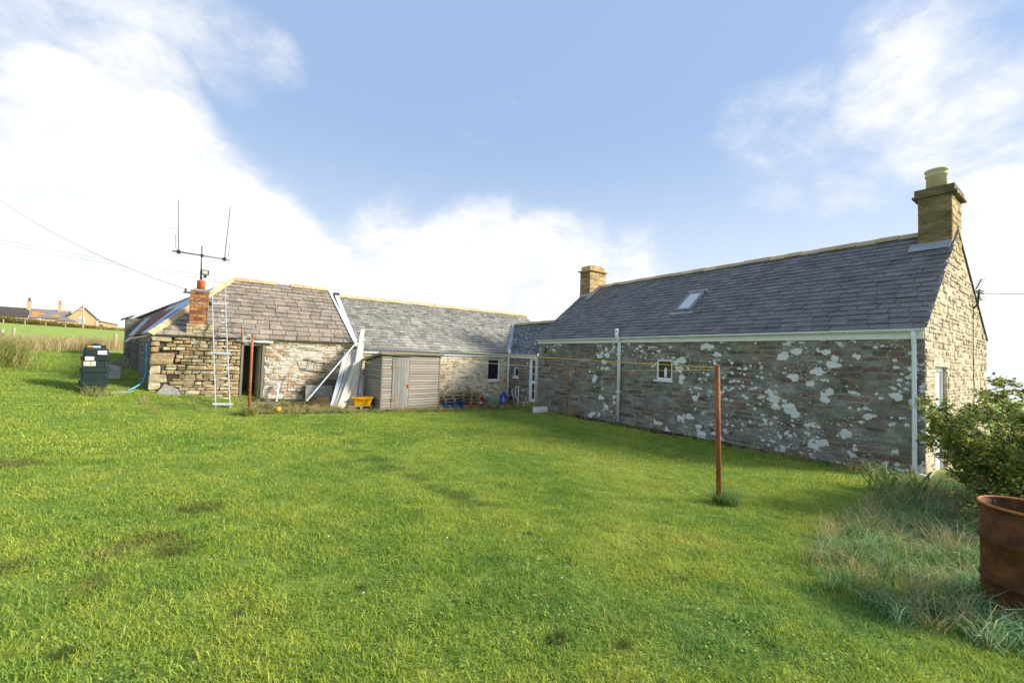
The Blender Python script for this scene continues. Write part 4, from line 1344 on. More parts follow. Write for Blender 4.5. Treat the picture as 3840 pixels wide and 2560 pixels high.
PL = [  # bottom px, top px, top depth, material, label
    ((1246, 1508), (1300, 1322), 16.95, M_plankg, 'leftmost pale grey plank leaning beside the shed'),
    ((1258, 1512), (1314, 1378), 16.60, M_plankg, 'short pale grey plank near left of the leaning stack, narrow slot'),
    ((1266, 1516), (1320, 1318), 16.98, M_plankw, 'cream plank second from left among the leaning planks'),
    ((1272, 1518), (1334, 1362), 16.55, M_plankw, 'front cream plank whose foot stands furthest forward of the leaning planks'),
    ((1282, 1516), (1343, 1396), 16.50, M_plankw, 'shortest cream plank at front of the leaning planks'),
    ((1292, 1508), (1330, 1308), 17.02, M_plankg, 'grey plank in the middle of the leaning planks behind diagonal pole'),
    ((1304, 1500), (1352, 1272), 17.04, M_plankw, 'long cream plank third highest of the leaning planks'),
    ((1312, 1498), (1361, 1236), 17.06, M_plankw, 'tallest cream plank of the leaning stack, reaching over the gutter'),
    ((1322, 1494), (1358, 1288), 17.04, M_plankw, 'cream plank just right of the tallest leaning plank'),
    ((1332, 1492), (1352, 1352), 16.85, M_plankg, 'grey plank behind the yellow crate, tallest of the right hand short planks'),
    ((1340, 1490), (1353, 1388), 16.80, M_plankw, 'cream plank behind the yellow crate, middle of the right hand short planks'),
    ((1350, 1490), (1360, 1404), 16.75, M_plankg, 'rightmost short grey plank behind the yellow crate')]
for i, (pb, pt, Y, mt, lab) in enumerate(PL):
    p0 = atY(pb[0], pb[1], 15.95 - (.16 if i in (3, 4) else 0) + .012 * i - .05 * (i % 3))
    p1 = atY(pt[0], pt[1], Y)
    p0.z = min(p0.z, gz(p0.x, p0.y))
    p0.z = max(p0.z, gz(p0.x, p0.y) - .03)
    o = solo(B(), 'plank', mt, lab, 'plank', tuple(p0), 'planks leaning on the wall by the shed')
    d = (p1 - p0)
    L = d.length
    d.normalize()
    s_ = (X3 - d * d.dot(X3)).normalized()
    n_ = s_.cross(d)
    me = B().boxf((0, 0, 0), (1, 0, 0), (0, 1, 0), (0, 0, 1), -.078, .078, -.012, .012, 0, L).mesh('plank')
    me.materials.append(mt)
    o.data = me
    o.matrix_world = mframe(p0, s_, -n_, d)
p0, p1 = atY(1150, 1503, 16.35), atY(1352, 1266, 17.02)
solo(bar(p0, p1, .045, .045, X3), 'metal_pole', M_alu, 'square aluminium pole leaning diagonally across the leaning planks', 'pole', tuple(p0))

# ================================================================== CRATES, PALLETS AND ODDMENTS BY THE WALL
def pallet_parts(o, w_, d_, mat):
    """deck boards, blocks and bottom boards round the local origin (bottom centre)"""
    def pp(nm, x0, x1, y0, y1, z0, z1):
        me = B().box(x0, x1, y0, y1, z0, z1).mesh(nm)
        link(nm, me, mat, o)
    for k in range(5):
        y = -d_ / 2 + (d_ - .09) * k / 4
        pp('deck_board', -w_ / 2, w_ / 2, y, y + .09, .118, .138)
    for x in (-w_ / 2, -.045, w_ / 2 - .09):
        for y in (-d_ / 2, -.05, d_ / 2 - .1):
            pp('block', x, x + .09, y, y + .1, .02, .118)
        pp('bottom_board', x, x + .09, -d_ / 2, d_ / 2, 0, .019)
    pp('front_board', -w_ / 2, w_ / 2, -d_ / 2 - .001, -d_ / 2 + .09, .0005, .0185)


def pallet(label, loc, rz, w_, d_, mat, group):
    o = root('pallet', label, 'pallet', loc, group)
    o.rotation_euler = (0, 0, rz)
    pallet_parts(o, w_, d_, mat)
    return o


GP = 'pallets stacked by the wing wall'
bx, by = 8.25, 16.55
z = gz(bx, by) - .02
pallet('lower blue pallet on the ground right of the shed', (bx, by, z), .05, .95, .8, M_bluepal, GP)
pallet('upper blue pallet of the stack right of the shed', (bx + .02, by, z + .14), .02, .95, .8, M_bluepal, GP)
pallet('grey wooden pallet lying directly on the blue pallets', (bx, by + .02, z + .28), .06, .98, .8, M_palletold, GP)
pallet('topmost grey wooden pallet above the blue pallets', (bx - .03, by + .03, z + .42), -.03, .98, .8, M_palletold, GP)
cx, cy = 9.18, 16.72
z2 = gz(cx, cy) - .02
rbx = root('red_crate', 'red plastic crate bottom showing under the wooden pallets', 'crate', (cx, cy, z2))
part(B().box(cx - .4, cx + .4, cy - .35, cy + .35, z2, z2 + .07), 'base', M_red, rbx)
part(B().box(cx - .42, cx + .42, cy - .37, cy + .37, z2 + .07, z2 + .095), 'rim', M_red, rbx)
for i, (lab, mt) in enumerate((('wooden pallet resting on the red crate', M_pallet), ('second wooden pallet up in the stack on the red crate', M_pallet), ('third wooden pallet up in the stack on the red crate', M_palletold), ('top wooden pallet of the stack on the red crate', M_pallet))):
    pallet(lab, (cx + .02 * (i % 2), cy, z2 + .097 + .139 * i), .02 * (i - 1), .9, .75, mt, GP)
for i, (x0, y0, x1, y1, zz, lab) in enumerate(((7.85, 16.4, 9.1, 16.7, .565, 'loose grey board lying across the tops of both pallet stacks'), (8.0, 16.75, 9.6, 16.45, .66, 'loose pale board on top of the wooden pallet stack'))):
    p0, p1 = Vector((x0, y0, z + zz)), Vector((x1, y1, z2 + .66 + .0 * i))
    solo(bar(p0, p1, .14, .022, Y3), 'loose_board', (M_palletold, M_pallet)[i], lab, 'board', tuple(p0))
# yellow crate on a little pallet
yb = Vector((4.12, 15.80, gz(4.12, 15.80) - .02))
yp = root('pallet', 'small broken grey pallet under the yellow crate', 'pallet', tuple(yb), GP)
yp.rotation_euler = (0, 0, .12)
pallet_parts(yp, .85, .6, M_palletold)
ck = root('plastic_crate', 'bright yellow plastic storage crate on the small pallet', 'crate', tuple(yb + Vector((.16, .02, .14))))
rot = Matrix.Rotation(-.35, 3, 'Z')


def rr_ring(c, w_, d_, r, z):
    return [c + rot @ Vector((x, y, z)) for x, y in rrect(w_, d_, r)]


cc = yb + Vector((.16, .02, .14))
cb = B()
cb.loft([rr_ring(cc, .56, .36, .03, 0), rr_ring(cc, .66, .44, .03, .25), rr_ring(cc, .74, .50, .035, .255), rr_ring(cc, .74, .50, .035, .30), rr_ring(cc, .70, .46, .03, .30), rr_ring(cc, .62, .40, .03, .24), rr_ring(cc, .54, .34, .03, .02)])
part(cb, 'tub', M_yellow, ck)
for sx, sy, hw, hd in ((.32, 0, .02, .10), (-.32, 0, .02, .10), (0, -.235, .12, .02), (.22, -.225, .012, .012), (-.22, -.225, .012, .012)):
    pts = [cc + rot @ Vector((sx + a * hw, sy + c_ * hd, .235 if abs(hw) > .015 else .02)) for a, c_ in ((-1, -1), (1, -1), (1, 1), (-1, 1))]
    part(B().prism(pts, (0, 0, .03 if abs(hw) > .015 else .22)), 'grip' if abs(hw) > .015 else 'rib', M_yellow, ck)
# red fuel can, green crates
rc_ = Vector((10.02, 16.95, gz(10.02, 16.95)))
fc = root('fuel_can', 'red plastic fuel can with white panel beside the pallets', 'can', tuple(rc_))
part(B().loft([[rc_ + Vector((x, y, zz)) for x, y in rrect(.30 * k, .16 * k, .03)] for zz, k in ((0, .95), (.03, 1), (.30, 1), (.36, .9))]), 'body', M_red, fc)
part(B().tube([rc_ + Vector((-.10, 0, .35)), rc_ + Vector((-.10, 0, .44)), rc_ + Vector((.06, 0, .44)), rc_ + Vector((.06, 0, .35))], .02, 8), 'handle', M_red, fc)
part(B().lathe(rc_ + Vector((.11, 0, .35)), [(.03, 0), (.03, .07), (.02, .08)], 10), 'cap', M_red, fc)
part(B().box(rc_.x - .08, rc_.x + .06, rc_.y - .084, rc_.y - .0805, rc_.z + .05, rc_.z + .16), 'label_panel', M_paper, fc)
for i in range(3):
    g0 = Vector((10.62 + .02 * i, 16.9, gz(10.62, 16.9) + .135 * i - .02))
    gc = root('fish_crate', ('bottom pale green slatted crate under the wing window', 'middle pale green slatted crate under the wing window', 'top pale green slatted crate under the wing window')[i], 'crate', tuple(g0), 'green crates stacked under the window')
    part(B().box(g0.x - .26, g0.x + .26, g0.y - .17, g0.y + .17, g0.z, g0.z + .015), 'base', M_greenp, gc)
    for k in range(3):
        zz = g0.z + .02 + k * .042
        part(B().box(g0.x - .27, g0.x + .27, g0.y - .18, g0.y - .165, zz, zz + .026).box(g0.x - .27, g0.x + .27, g0.y + .165, g0.y + .18, zz, zz + .026).box(g0.x - .285, g0.x - .27, g0.y - .18, g0.y + .18, zz, zz + .026).box(g0.x + .27, g0.x + .285, g0.y - .18, g0.y + .18, zz, zz + .026), 'slat', M_greenp, gc)
    for sx in (-.285, .255):
        for sy in (-.185, .155):
            part(B().box(g0.x + sx, g0.x + sx + .03, g0.y + sy, g0.y + sy + .03, g0.z, g0.z + .14), 'corner', M_greenp, gc)
# gas bottle with its lettering
gp = Vector((11.18, 16.75, gz(11.18, 16.75) - .01))
gas = root('gas_bottle', 'blue gas bottle with white lettering below the white downpipe', 'gas bottle', tuple(gp))
part(B().lathe(gp, [(.135, 0), (.135, .04), (.15, .05), (.158, .08), (.158, .38), (.15, .43), (.12, .475), (.07, .50), (.065, .52)], 28), 'body', M_gas, gas, True)
part(B().lathe(gp, [(.085, .50), (.085, .56), (.075, .57), (.075, .60), (.06, .60), (.06, .52)], 20), 'collar', M_gas, gas, True)
cam_dir = Vector((-gp.x, -gp.y, 0)).normalized()
cu = Vector((-cam_dir.y, cam_dir.x, 0))


def text(body, parent, size, center, u, v, n, mat, name='lettering', bold=False):
    c = bpy.data.curves.new('lettering', 'FONT')
    c.body = body
    c.size = size
    c.align_x = 'CENTER'
    c.align_y = 'CENTER'
    c.extrude = .0008
    if bold:
        c.offset = .004 * size / .1
    tmp = bpy.data.objects.new(name, c)
    COL.objects.link(tmp)
    me = bpy.data.meshes.new_from_object(tmp.evaluated_get(bpy.context.evaluated_depsgraph_get()))
    bpy.data.objects.remove(tmp)
    me.materials.clear()
    me.materials.append(mat)
    o = bpy.data.objects.new(name, me)
    COL.objects.link(o)
    o.parent = parent
    M = mframe(Vector(center) - Vector(WL[parent]), u, v, n)
    o.matrix_local = M
    return o


def curved_text(body, parent, size, z, mat):
    for i, chx in enumerate(body):
        a = (i - (len(body) - 1) / 2) * size * .78 / .160
        n = cam_dir * math.cos(a) + cu * math.sin(a)
        uu = cu * math.cos(a) - cam_dir * math.sin(a)
        text(chx, parent, size, gp + n * .160 + Z3 * z, uu, Z3, n, mat, 'lettering', True)


curved_text('CALOR', gas, .072, .20, M_paper)
curved_text('BUTANE', gas, .036, .13, M_paper)
rg = []
for k in range(8):
    a = k * math.pi / 4
    rg.append(gp + cam_dir * .160 + cu * (.034 * math.cos(a)) + Z3 * (.30 + .034 * math.sin(a)))
lg = B()
for p in rg:
    lg.prism([p - cu * .013 - Z3 * .013, p + cu * .013 - Z3 * .013, p + cu * .013 + Z3 * .013, p - cu * .013 + Z3 * .013], cam_dir * .002)
part(lg, 'emblem', M_paper, gas)

# planter box with dead stems by the house corner
pb = Vector((10.75, 13.35, gz(10.75, 13.35) - .02))
pbx = root('planter_box', 'flaking white planter box at the far end of the lawn', 'planter', tuple(pb))
for k, (x0, x1, y0, y1) in enumerate(((-.28, .28, -.14, -.12), (-.28, .28, .12, .14), (-.28, -.26, -.12, .12), (.26, .28, -.12, .12))):
    part(B().box(pb.x + x0, pb.x + x1, pb.y + y0, pb.y + y1, pb.z, pb.z + .26), 'side', M_whitepaint, pbx)
part(B().box(pb.x - .26, pb.x + .26, pb.y - .12, pb.y + .12, pb.z, pb.z + .2), 'compost', M_soil, pbx)
# things along the whitewashed wall
p = atY(1045, 1440, 17.15)
q = atY(1036, 1506, 16.9)
pp_ = root('plastic_pipe', 'white plastic drain pipe leaning on wall right of the doorway', 'pipe', tuple(q))
part(B().tube([q, p], .034, 12), 'tube', M_white, pp_, True)
part(B().tube([p - (p - q) * .03, p + (p - q) * .02, p + (p - q) * .02 + Vector((-.10, .02, -.02))], .042, 12), 'bend', M_gutter, pp_, True)
part(B().tube([q, q + (p - q) * .04], .042, 12), 'socket', M_gutter, pp_, True)
p, q = atY(1085, 1398, 17.24), atY(1075, 1478, 17.1)
solo(B().tube([q, p], .012, 8), 'iron_rod', M_rust, 'thin rusty iron rod upright against the whitewashed wall', 'rod', tuple(q))
p0 = atY(1145, 1502, 17.0)
solo(B().prism([p0, p0 + Vector((.95, .02, -.03)), p0 + Vector((.98, .24, .52)), p0 + Vector((.02, .22, .56))], (0, .06, .01)), 'flagstone', M_flag, 'grey stone slab leaning at the foot of the whitewashed wall', 'slab', tuple(p0))
hp0 = Vector((2.95, 16.35, gz(2.95, 16.35)))
mb = B()
rings = []
for zz, rr in ((-.05, .52), (.10, .47), (.22, .36), (.31, .22), (.35, .08)):
    rings.append([hp0 + Vector((rr * 1.15 * math.cos(a) * random.uniform(.88, 1.1), rr * .8 * math.sin(a) * random.uniform(.88, 1.1), zz + random.uniform(-.02, .02))) for a in np.linspace(0, 2 * math.pi, 19)[:-1]])
mb.loft(rings)
solo(mb, 'soil_heap', M_soil, 'dark heap of soil and dead stalks in front of the stone slab', 'heap', tuple(hp0), None, True)
p0 = Vector((.55, 16.45, gz(.9, 16.45) + .0))
solo(B().prism([p0, p0 + Vector((1.1, -.1, -.06)), p0 + Vector((1.12, .18, -.05)), p0 + Vector((.02, .28, .01))], (0, 0, .04)), 'door_board', M_palletold, 'old wooden board lying on the ground before the doorway', 'board', tuple(p0))
bl = hit(1043, 1546)
solo(B().lathe(bl, [(.0, -.012), (.045, 0), (.082, .035), (.095, .085), (.082, .135), (.045, .17), (.0, .182)], 18), 'ball', M_ball, 'small yellow ball on the grass near the doorway', 'ball', tuple(bl), None, True)

# ================================================================== CLOTHES POSTS AND LINES
def cpost(label, bx, by, tx, ty, tz, r, mat=M_rust):
    z = gz(bx, by) - .15
    o = root('clothes_post', label, 'post', (bx, by, z), 'rusty clothes posts round the lawn')
    part(B().tube([(bx, by, z), ((bx + tx) / 2, (by + ty) / 2, (z + tz) / 2), (tx, ty, tz)], r, 16), 'pole', mat, o, True)
    part(B().tube([(tx - .07, ty - .02, tz - .07), (tx + .07, ty + .02, tz - .07)], .008, 6), 'hook', M_dark, o)
    part(B().lathe((tx, ty, tz), [(r * 1.04, -.02), (r * 1.04, .006), (r * .5, .012)], 14), 'cap', mat, o)
    return o


pR = hit(2697, 1888)
fD = lambda p: (p - CAM).dot(fwd)
tR = atD(2690, 1370, fD(pR))
cpost('thick rusty clothes post standing on the lawn before the farmhouse', pR.x, pR.y, tR.x, tR.y, tR.z, .034)
pL = hit(933, 1558)
tL = atD(947, 1258, fD(pL))
cpost('leaning rusty clothes post in front of the dark doorway', pL.x, pL.y, tL.x, tL.y, tL.z, .036)
pM = Vector((11.42, 12.44, 0))
tM = Vector((11.38, 12.42, 1.34))
cpost('thin dark rusty clothes post close to the farmhouse wall', pM.x, pM.y, tM.x, tM.y, tM.z, .028)


def wire(name, label, p, q, sag, r, mat, cat='line', n=14):
    p, q = Vector(p), Vector(q)
    pts = [p.lerp(q, i / n) - Z3 * (sag * 4 * (i / n) * (1 - i / n)) for i in range(n + 1)]
    return solo(B().tube(pts, r, 6), name, mat, label, cat, tuple(p))


wire('clothes_line', 'yellow clothes line from the thick near post to the doorway post', tR - Z3 * .03, tL - Z3 * .05, .03, .006, M_rope)
wire('clothes_line', 'thin yellow clothes line from the thick near post to the wall post', tR - Z3 * .06, tM - Z3 * .05, .05, .0045, M_rope)
wire('clothes_line', 'pale clothes line from the wall post across to the doorway post', tM - Z3 * .06, tL - Z3 * .08, .12, .0045, M_string)
cl = B()
for k in range(4):
    c = tL + Vector((-.10 - .01 * k, -.03, -.06))
    rr = .10 + .015 * k
    cl.tube([c + Vector((rr * .7 * math.cos(a), .03 * math.sin(3 * a), rr * math.sin(a) - .02 * k)) for a in np.linspace(0, 2 * math.pi, 14)], .006, 5)
solo(cl, 'rope_coil', M_string, 'tangled coil of pale line hung on the doorway clothes post', 'rope', tuple(tL))
# small aerial over the doorway
a0 = Vector((.44, YW - .14, 1.90))
ae = root('tv_aerial', 'small rusty stub aerial above the dark doorway', 'aerial', tuple(a0))
part(B().tube([a0 - Z3 * .05, a0 + Z3 * .52], .02, 8), 'mast', M_rust, ae)
part(B().tube([a0 + Vector((-.05, 0, .50)), a0 + Vector((.62, .02, .44))], .013, 6), 'boom', M_alu, ae)
for k in range(5):
    c = a0 + Vector((.0 + .14 * k, 0, .50 - .013 * k))
    part(B().tube([c - Y3 * .16, c + Y3 * .16], .005, 5), 'element', M_alu, ae)
part(B().tube([a0 + Vector((-.20, -.02, .62)), a0 + Vector((.22, .02, .60))], .006, 5), 'element', M_alu, ae)
part(B().tube([a0 + Z3 * .50, a0 + Z3 * .64], .008, 5), 'riser', M_alu, ae)

# ================================================================== ANTENNA ON THE BRICK CHIMNEY
AY = YW + .25
an = root('radio_antenna', 'radio antenna with crossbar and two tall whips on the orange chimney pot', 'antenna', (-.80, AY, 3.9))
part(B().tube([(-.80, AY, 3.88), (-.81, AY, 4.25)], .03, 10), 'mast_base', M_dark, an, True)
part(B().tube([(-.81, AY, 4.2), (-.83, AY, 5.10)], 0.021, 10), 'mast', M_wire, an, True)
bL, bR = Vector((-1.60, AY, 4.80)), Vector((-.01, AY, 4.74))
part(B().tube([bL, bR], .024, 10), 'boom', M_wire, an, True)
for cx_, top, tx in ((-1.44, 6.52, -1.53), (-.18, 6.60, -.10)):
    cz = bL.z + (bR.z - bL.z) * (cx_ - bL.x) / (bR.x - bL.x)
    part(B().box(cx_ - .05, cx_ + .05, AY - .05, AY + .05, cz - .06, cz + .05), 'clamp', M_dark, an)
    tp = Vector((tx, AY, top))
    bp_ = Vector((cx_, AY, cz))
    part(B().tube([bp_, bp_.lerp(tp, .42)], .016, 8), 'sleeve', M_wire, an)
    part(B().tube([bp_.lerp(tp, .42), tp], .011, 6), 'whip', M_dark, an)
    sd = -.07 if cx_ < -1 else .10
    part(B().tube([bp_.lerp(tp, .06) + Vector((sd * .2, 0, 0)), bp_.lerp(tp, .06) + Vector((sd, 0, 0)), bp_.lerp(tp, .32) + Vector((sd, 0, 0))], .010, 6), 'matching_rod', M_wire, an)
part(B().tube([(-1.48, AY, 5.54), (-1.72, AY, 5.55)], .005, 5), 'side_rod', M_wire, an)
part(B().box(-.85, -.78, AY - .04, AY + .04, 4.72, 4.82), 'clamp', M_dark, an)
fl = Vector((-.70, AY - .06, 4.20))
flo = root('floodlight', 'small dark floodlight clamped to the antenna mast', 'floodlight', tuple(fl))
part(B().boxf(fl, Vector((.98, -.2, -.08)), Z3, Vector((-.2, -.98, 0)), -.10, .10, -.08, .08, -.05, 0), 'housing', M_blackplastic, flo)
part(B().boxf(fl, Vector((.98, -.2, -.08)), Z3, Vector((-.2, -.98, 0)), -.075, .075, -.055, .055, .002, .006), 'lens', M_cream, flo)
part(B().box(fl.x - .04, fl.x + .05, fl.y - .03, fl.y + .03, fl.z - .18, fl.z - .10), 'sensor', M_blackplastic, flo)
part(B().tube([fl + Vector((-.12, .06, -.02)), fl + Vector((0, .03, -.02))], .015, 6), 'arm', M_blackplastic, flo)
# bracket with insulator and the overhead cables
br = Vector((-1.05, YW + .2, 3.46))
ib = root('cable_bracket', 'dark cable bracket with blue insulator on the brick chimney', 'bracket', tuple(br))
part(bar(br, br + Vector((-.20, 0, .0)), .05, .03, Z3), 'arm', M_dark, ib)
part(B().lathe(br + Vector((-.14, 0, .03)), [(.02, 0), (.035, .03), (.02, .05), (.035, .08), (.02, .1)], 10), 'insulator', M_blackplastic, ib)
wire('overhead_cable', 'thin overhead cable running from brick chimney bracket up to the left', br + Vector((-.15, 0, .1)), atD(-300, 470, 30), 1.3, .008, M_wirep, 'cable', 24)
wire('overhead_cable', 'upper of two pale overhead cables crossing behind the antenna', atD(-300, 835, 60), atD(900, 1050, 55), .5, .016, M_wirep, 'cable', 20)
wire('overhead_cable', 'lower of two pale overhead cables crossing behind the antenna', atD(-300, 850, 60), atD(900, 1062, 55), .5, .016, M_wirep, 'cable', 20)
# gable: bracket, cable to the right, aerial
gk = Vector((17.0, YN - .03, 3.86))
gbk = root('wall_bracket', 'dark iron cable bracket high on the sunlit gable', 'bracket', (17.0, YN, 3.3))
part(B().tube([(17.0, YN - .02, 3.40), (17.0, YN - .10, 3.5), (17.0, YN - .14, 3.92)], .025, 8), 'stem', M_dark, gbk)
part(B().tube([(16.75, YN - .14, 3.84), (17.5, YN - .14, 3.86)], .018, 8), 'arm', M_dark, gbk)
part(B().tube([(16.95, YN - .03, 3.4), (16.9, YN - .025, 2.4), (16.95, YN - .025, .4)], .008, 6), 'cable', M_dark, gbk)
wire('overhead_cable', 'grey service cable leaving the gable bracket to the right', (17.4, YN - .14, 3.86), (60, YN - 14, 9.2), .6, .018, M_wire, 'cable', 18)
ga = Vector((18.2, YN - .3, 3.8))
aer = root('tv_aerial', 'spiky television aerial behind the right edge of the gable', 'aerial', tuple(atD(3640, 1118, 12.9)))
AQ = lambda x_, y_: atD(x_, y_, 12.9)
part(B().tube([AQ(3640, 1118), AQ(3661, 1088)], .014, 6), 'mast', M_rust, aer)
part(B().tube([AQ(3681, 1046), AQ(3660, 1084)], .015, 6), 'boom', M_rust, aer)
part(B().tube([AQ(3660, 1090), AQ(3681, 1126)], .015, 6), 'boom', M_rust, aer)
for k in range(5):
    part(B().tube([AQ(3664 - 4 * k, 1055 + 10 * k), AQ(3697 - 5 * k, 1044 + 10 * k)], .007, 5), 'element', M_wire, aer)
for k in range(4):
    part(B().tube([AQ(3654 + 4 * k, 1100 + 10 * k), AQ(3686 + 4 * k, 1091 + 10 * k)], .007, 5), 'element', M_wire, aer)
part(B().tube([AQ(3672, 1095), AQ(3682, 1090), AQ(3692, 1092), AQ(3684, 1096), AQ(3672, 1095)], .012, 6), 'dipole', M_rust, aer)

# ================================================================== OIL TANK
tk0 = Vector((-3.15, 17.05, gz(-3.15, 17.05) - .02))
ta = math.atan2(-tk0.x, -tk0.y)
tu = Vector((.975, .22, 0)).normalized()
tn = Vector((tu.y, -tu.x, 0))
tank = root('oil_tank', 'dark green ribbed plastic oil tank with paper labels on the left lawn', 'oil tank', tuple(tk0))
TW, TD = .55, .80


def tring(w_, d_, z, r=.05):
    return [tk0 + tu * x - tn * (y) + Z3 * z for x, y in rrect(w_, d_, r, 3)]


tb = B()
prof = [(0, 0, .72), (.03, 0, 0), (.22, .0, 0), (.23, .07, 0), (.36, .07, 0), (.38, 0, 0), (.58, 0, 0), (.59, .06, 0), (.72, .06, 0), (.74, -.0, 0), (.92, -.01, 0), (.93, .05, 0), (1.04, .05, 0), (1.06, -.02, 0), (1.24, -.03, 0), (1.29, -.07, 0)]
tb.loft([tring(TW + e, TD + e, z, .05) for z, e, _ in prof])
part(tb, 'shell', M_tank, tank)
part(B().loft([tring(.42, .5, z, .04) for z in (1.285, 1.36, 1.37)]), 'lid', M_tank, tank)
part(B().lathe(tk0 + Z3 * 1.365, [(.09, 0), (.09, .03), (.07, .04)], 14), 'filler_cap', M_tank, tank)


def tlabel(a0, a1, z0, z1, e, mat, nm='label_sticker'):
    return part(B().boxf(tk0, tu, Z3, tn, a0, a1, z0, z1, (TD + e) / 2 + .002, (TD + e) / 2 + .005), nm, mat, tank)


tlabel(.03, .22, 1.10, 1.21, -.015, M_paper)
tlabel(-.22, -.04, 0.935, 1.035, .05, M_paper)
lbl = tlabel(-.245, -.19, .77, .90, 0, M_pink)
lbl2 = tlabel(-.19, .0, .77, .90, 0, M_cream)
dm = B()
c0 = tk0 + tn * (TD / 2 + .006) + tu * -.10 + Z3 * .845
for dz_, k in ((.03, 1), (-.018, 1)):
    c = c0 + Z3 * dz_
    dm.prism([c - tu * .03, c - Z3 * .018, c + tu * .03, c + Z3 * .018], tn * .001)
link('hazard_diamond', dm.mesh('hazard_diamond'), M_black, lbl2)
link('small_print', B().boxf(tk0, tu, Z3, tn, -.17, -.03, .785, .79, TD / 2 + .0055, TD / 2 + .0062).boxf(tk0, tu, Z3, tn, .05, .15, 1.185, 1.193, (TD - .015) / 2 + .0055, (TD - .015) / 2 + .0062).boxf(tk0, tu, Z3, tn, .07, .09, 1.14, 1.16, (TD - .015) / 2 + .0055, (TD - .015) / 2 + .0062).mesh('small_print'), M_black, lbl2)
part(B().boxf(tk0, tu, Z3, tn, -.19, -.09, 1.305, 1.35, .251, .254), 'label_sticker', M_orangelab, tank)
part(B().boxf(tk0, tu, Z3, tn, -.08, .09, 1.295, 1.345, .251, .256), 'label_sticker', M_bluelab, tank)
solo(B().prism([tk0 + Vector((-.75, .1, -.02)), tk0 + Vector((.2, -.62, -.06)), tk0 + Vector((.9, .2, -.06)), tk0 + Vector((-.1, .9, -.02))], (0, 0, .05)), 'tank_slab', M_concrete, 'flat concrete slab under the green oil tank', 'slab', tuple(tk0))
# junk behind the tank
j = Vector((-3.5, 19.1, gz(-3.5, 19.1)))
solo(B().prism([j, j + Vector((.62, -.1, 0)), j + Vector((.6, .1, .40)), j + Vector((-.02, .2, .62))], (.01, .03, 0)), 'grey_panel', M_flag, 'grey sheet panel leaning behind the oil tank', 'panel', tuple(j))
j2 = j + Vector((.12, .35, .42))
solo(B().prism([j2, j2 + Vector((.62, .0, -.10)), j2 + Vector((.66, .02, .22)), j2 + Vector((.5, .0, .36))], (.01, .04, 0)), 'tilted_trough', M_palletold, 'tilted brown board above the grey panel behind the tank', 'board', tuple(j2))
j3 = Vector((-2.35, 19.6, gz(-2.35, 19.6)))
solo(B().prism([j3 + Z3 * .16, j3 + Vector((.45, -.05, .26)), j3 + Vector((.45, .2, .34)), j3 + Vector((0, .25, .36))], (0, 0, .03)), 'pale_sheet', M_whitepaint, 'crumpled pale blue white sheet between tank and end wall', 'sheet', tuple(j3))
solo(B().box(j3.x + .1, j3.x + .42, j3.y + .5, j3.y + .9, j3.z, j3.z + .5).box(j3.x + .06, j3.x + .46, j3.y + .46, j3.y + .94, j3.z + .5, j3.z + .85), 'timber_pile', M_oldtimber, 'dark stacked timber blocks against the outbuilding end wall', 'timber', (j3.x + .26, j3.y + .7, j3.z))
# blue hose hanging at the corner
hx = Vector((-1.99, YW + .05, 0)) + sdn * .04
hz0 = gz(-2.2, 17.3)
solo(B().tube([hx + sdv * .35 + Z3 * 1.72, hx + sdv * .22 + Z3 * 1.5, hx + sdv * .16 + Z3 * 1.1, hx + sdv * .17 + Z3 * .75, hx + sdv * .22 + Z3 * .45 + sdn * .06, Vector((-2.3, 17.32, hz0 + .1)), Vector((-2.42, 17.2, hz0 + .03))], .026, 10), 'hose', M_hose, 'light blue hose hanging down the outbuilding corner', 'hose', tuple(hx), None, True)
solo(B().prism([(-1.75, 17.05, gz(-1.75, 17.05) - .03), (-1.1, 16.95, gz(-1.1, 17) - .03), (-1.2, 17.2, gz(-1.2, 17.2) + .16), (-1.55, 17.25, gz(-1.5, 17.2) + .30)], (0, .06, 0)), 'leaning_stone', M_flag, 'triangular grey stone leaning at the drystone wall foot', 'stone', (-1.5, 17.1, gz(-1.5, 17.1)))

# ================================================================== RUSTY DRUM
dc = Vector((5.16, .34, gz(5.16, .34) - .03))
drm = root('oil_drum', 'open rusty steel drum at the right edge among long grass', 'drum', tuple(dc))
rr = .285
pr_ = [(rr, 0), (rr + .008, .01), (rr + .008, .03), (rr, .04), (rr, .27), (rr + .012, .285), (rr + .012, .30), (rr, .315), (rr, .57), (rr + .012, .585), (rr + .012, .60), (rr, .615), (rr, .86)]
dbm = B().lathe(dc, pr_ + [(rr - .006, .86), (rr - .006, .02)], 48, False)
dbm.v = [(dc.x + (x - dc.x) * (1 + .022 * math.sin(2.3 * math.atan2(y - dc.y, x - dc.x) + 5 * z) * math.sin(4.1 * z + 1)), dc.y + (y - dc.y) * (1 + .022 * math.sin(2.3 * math.atan2(y - dc.y, x - dc.x) + 5 * z) * math.sin(4.1 * z + 1)), z) for x, y, z in dbm.v]
part(dbm, 'shell', M_rustd, drm, True)
tor = B()
tor.tube([dc + Vector(((rr + .004) * math.cos(a), (rr + .004) * math.sin(a), .862)) for a in np.linspace(0, 2 * math.pi, 49)], .011, 8, False)
part(tor, 'rim', M_rust, drm, True)
part(B().lathe(dc + Z3 * .02, [(rr - .01, 0), (rr - .01, .02)], 32), 'bottom', M_rustd, drm)

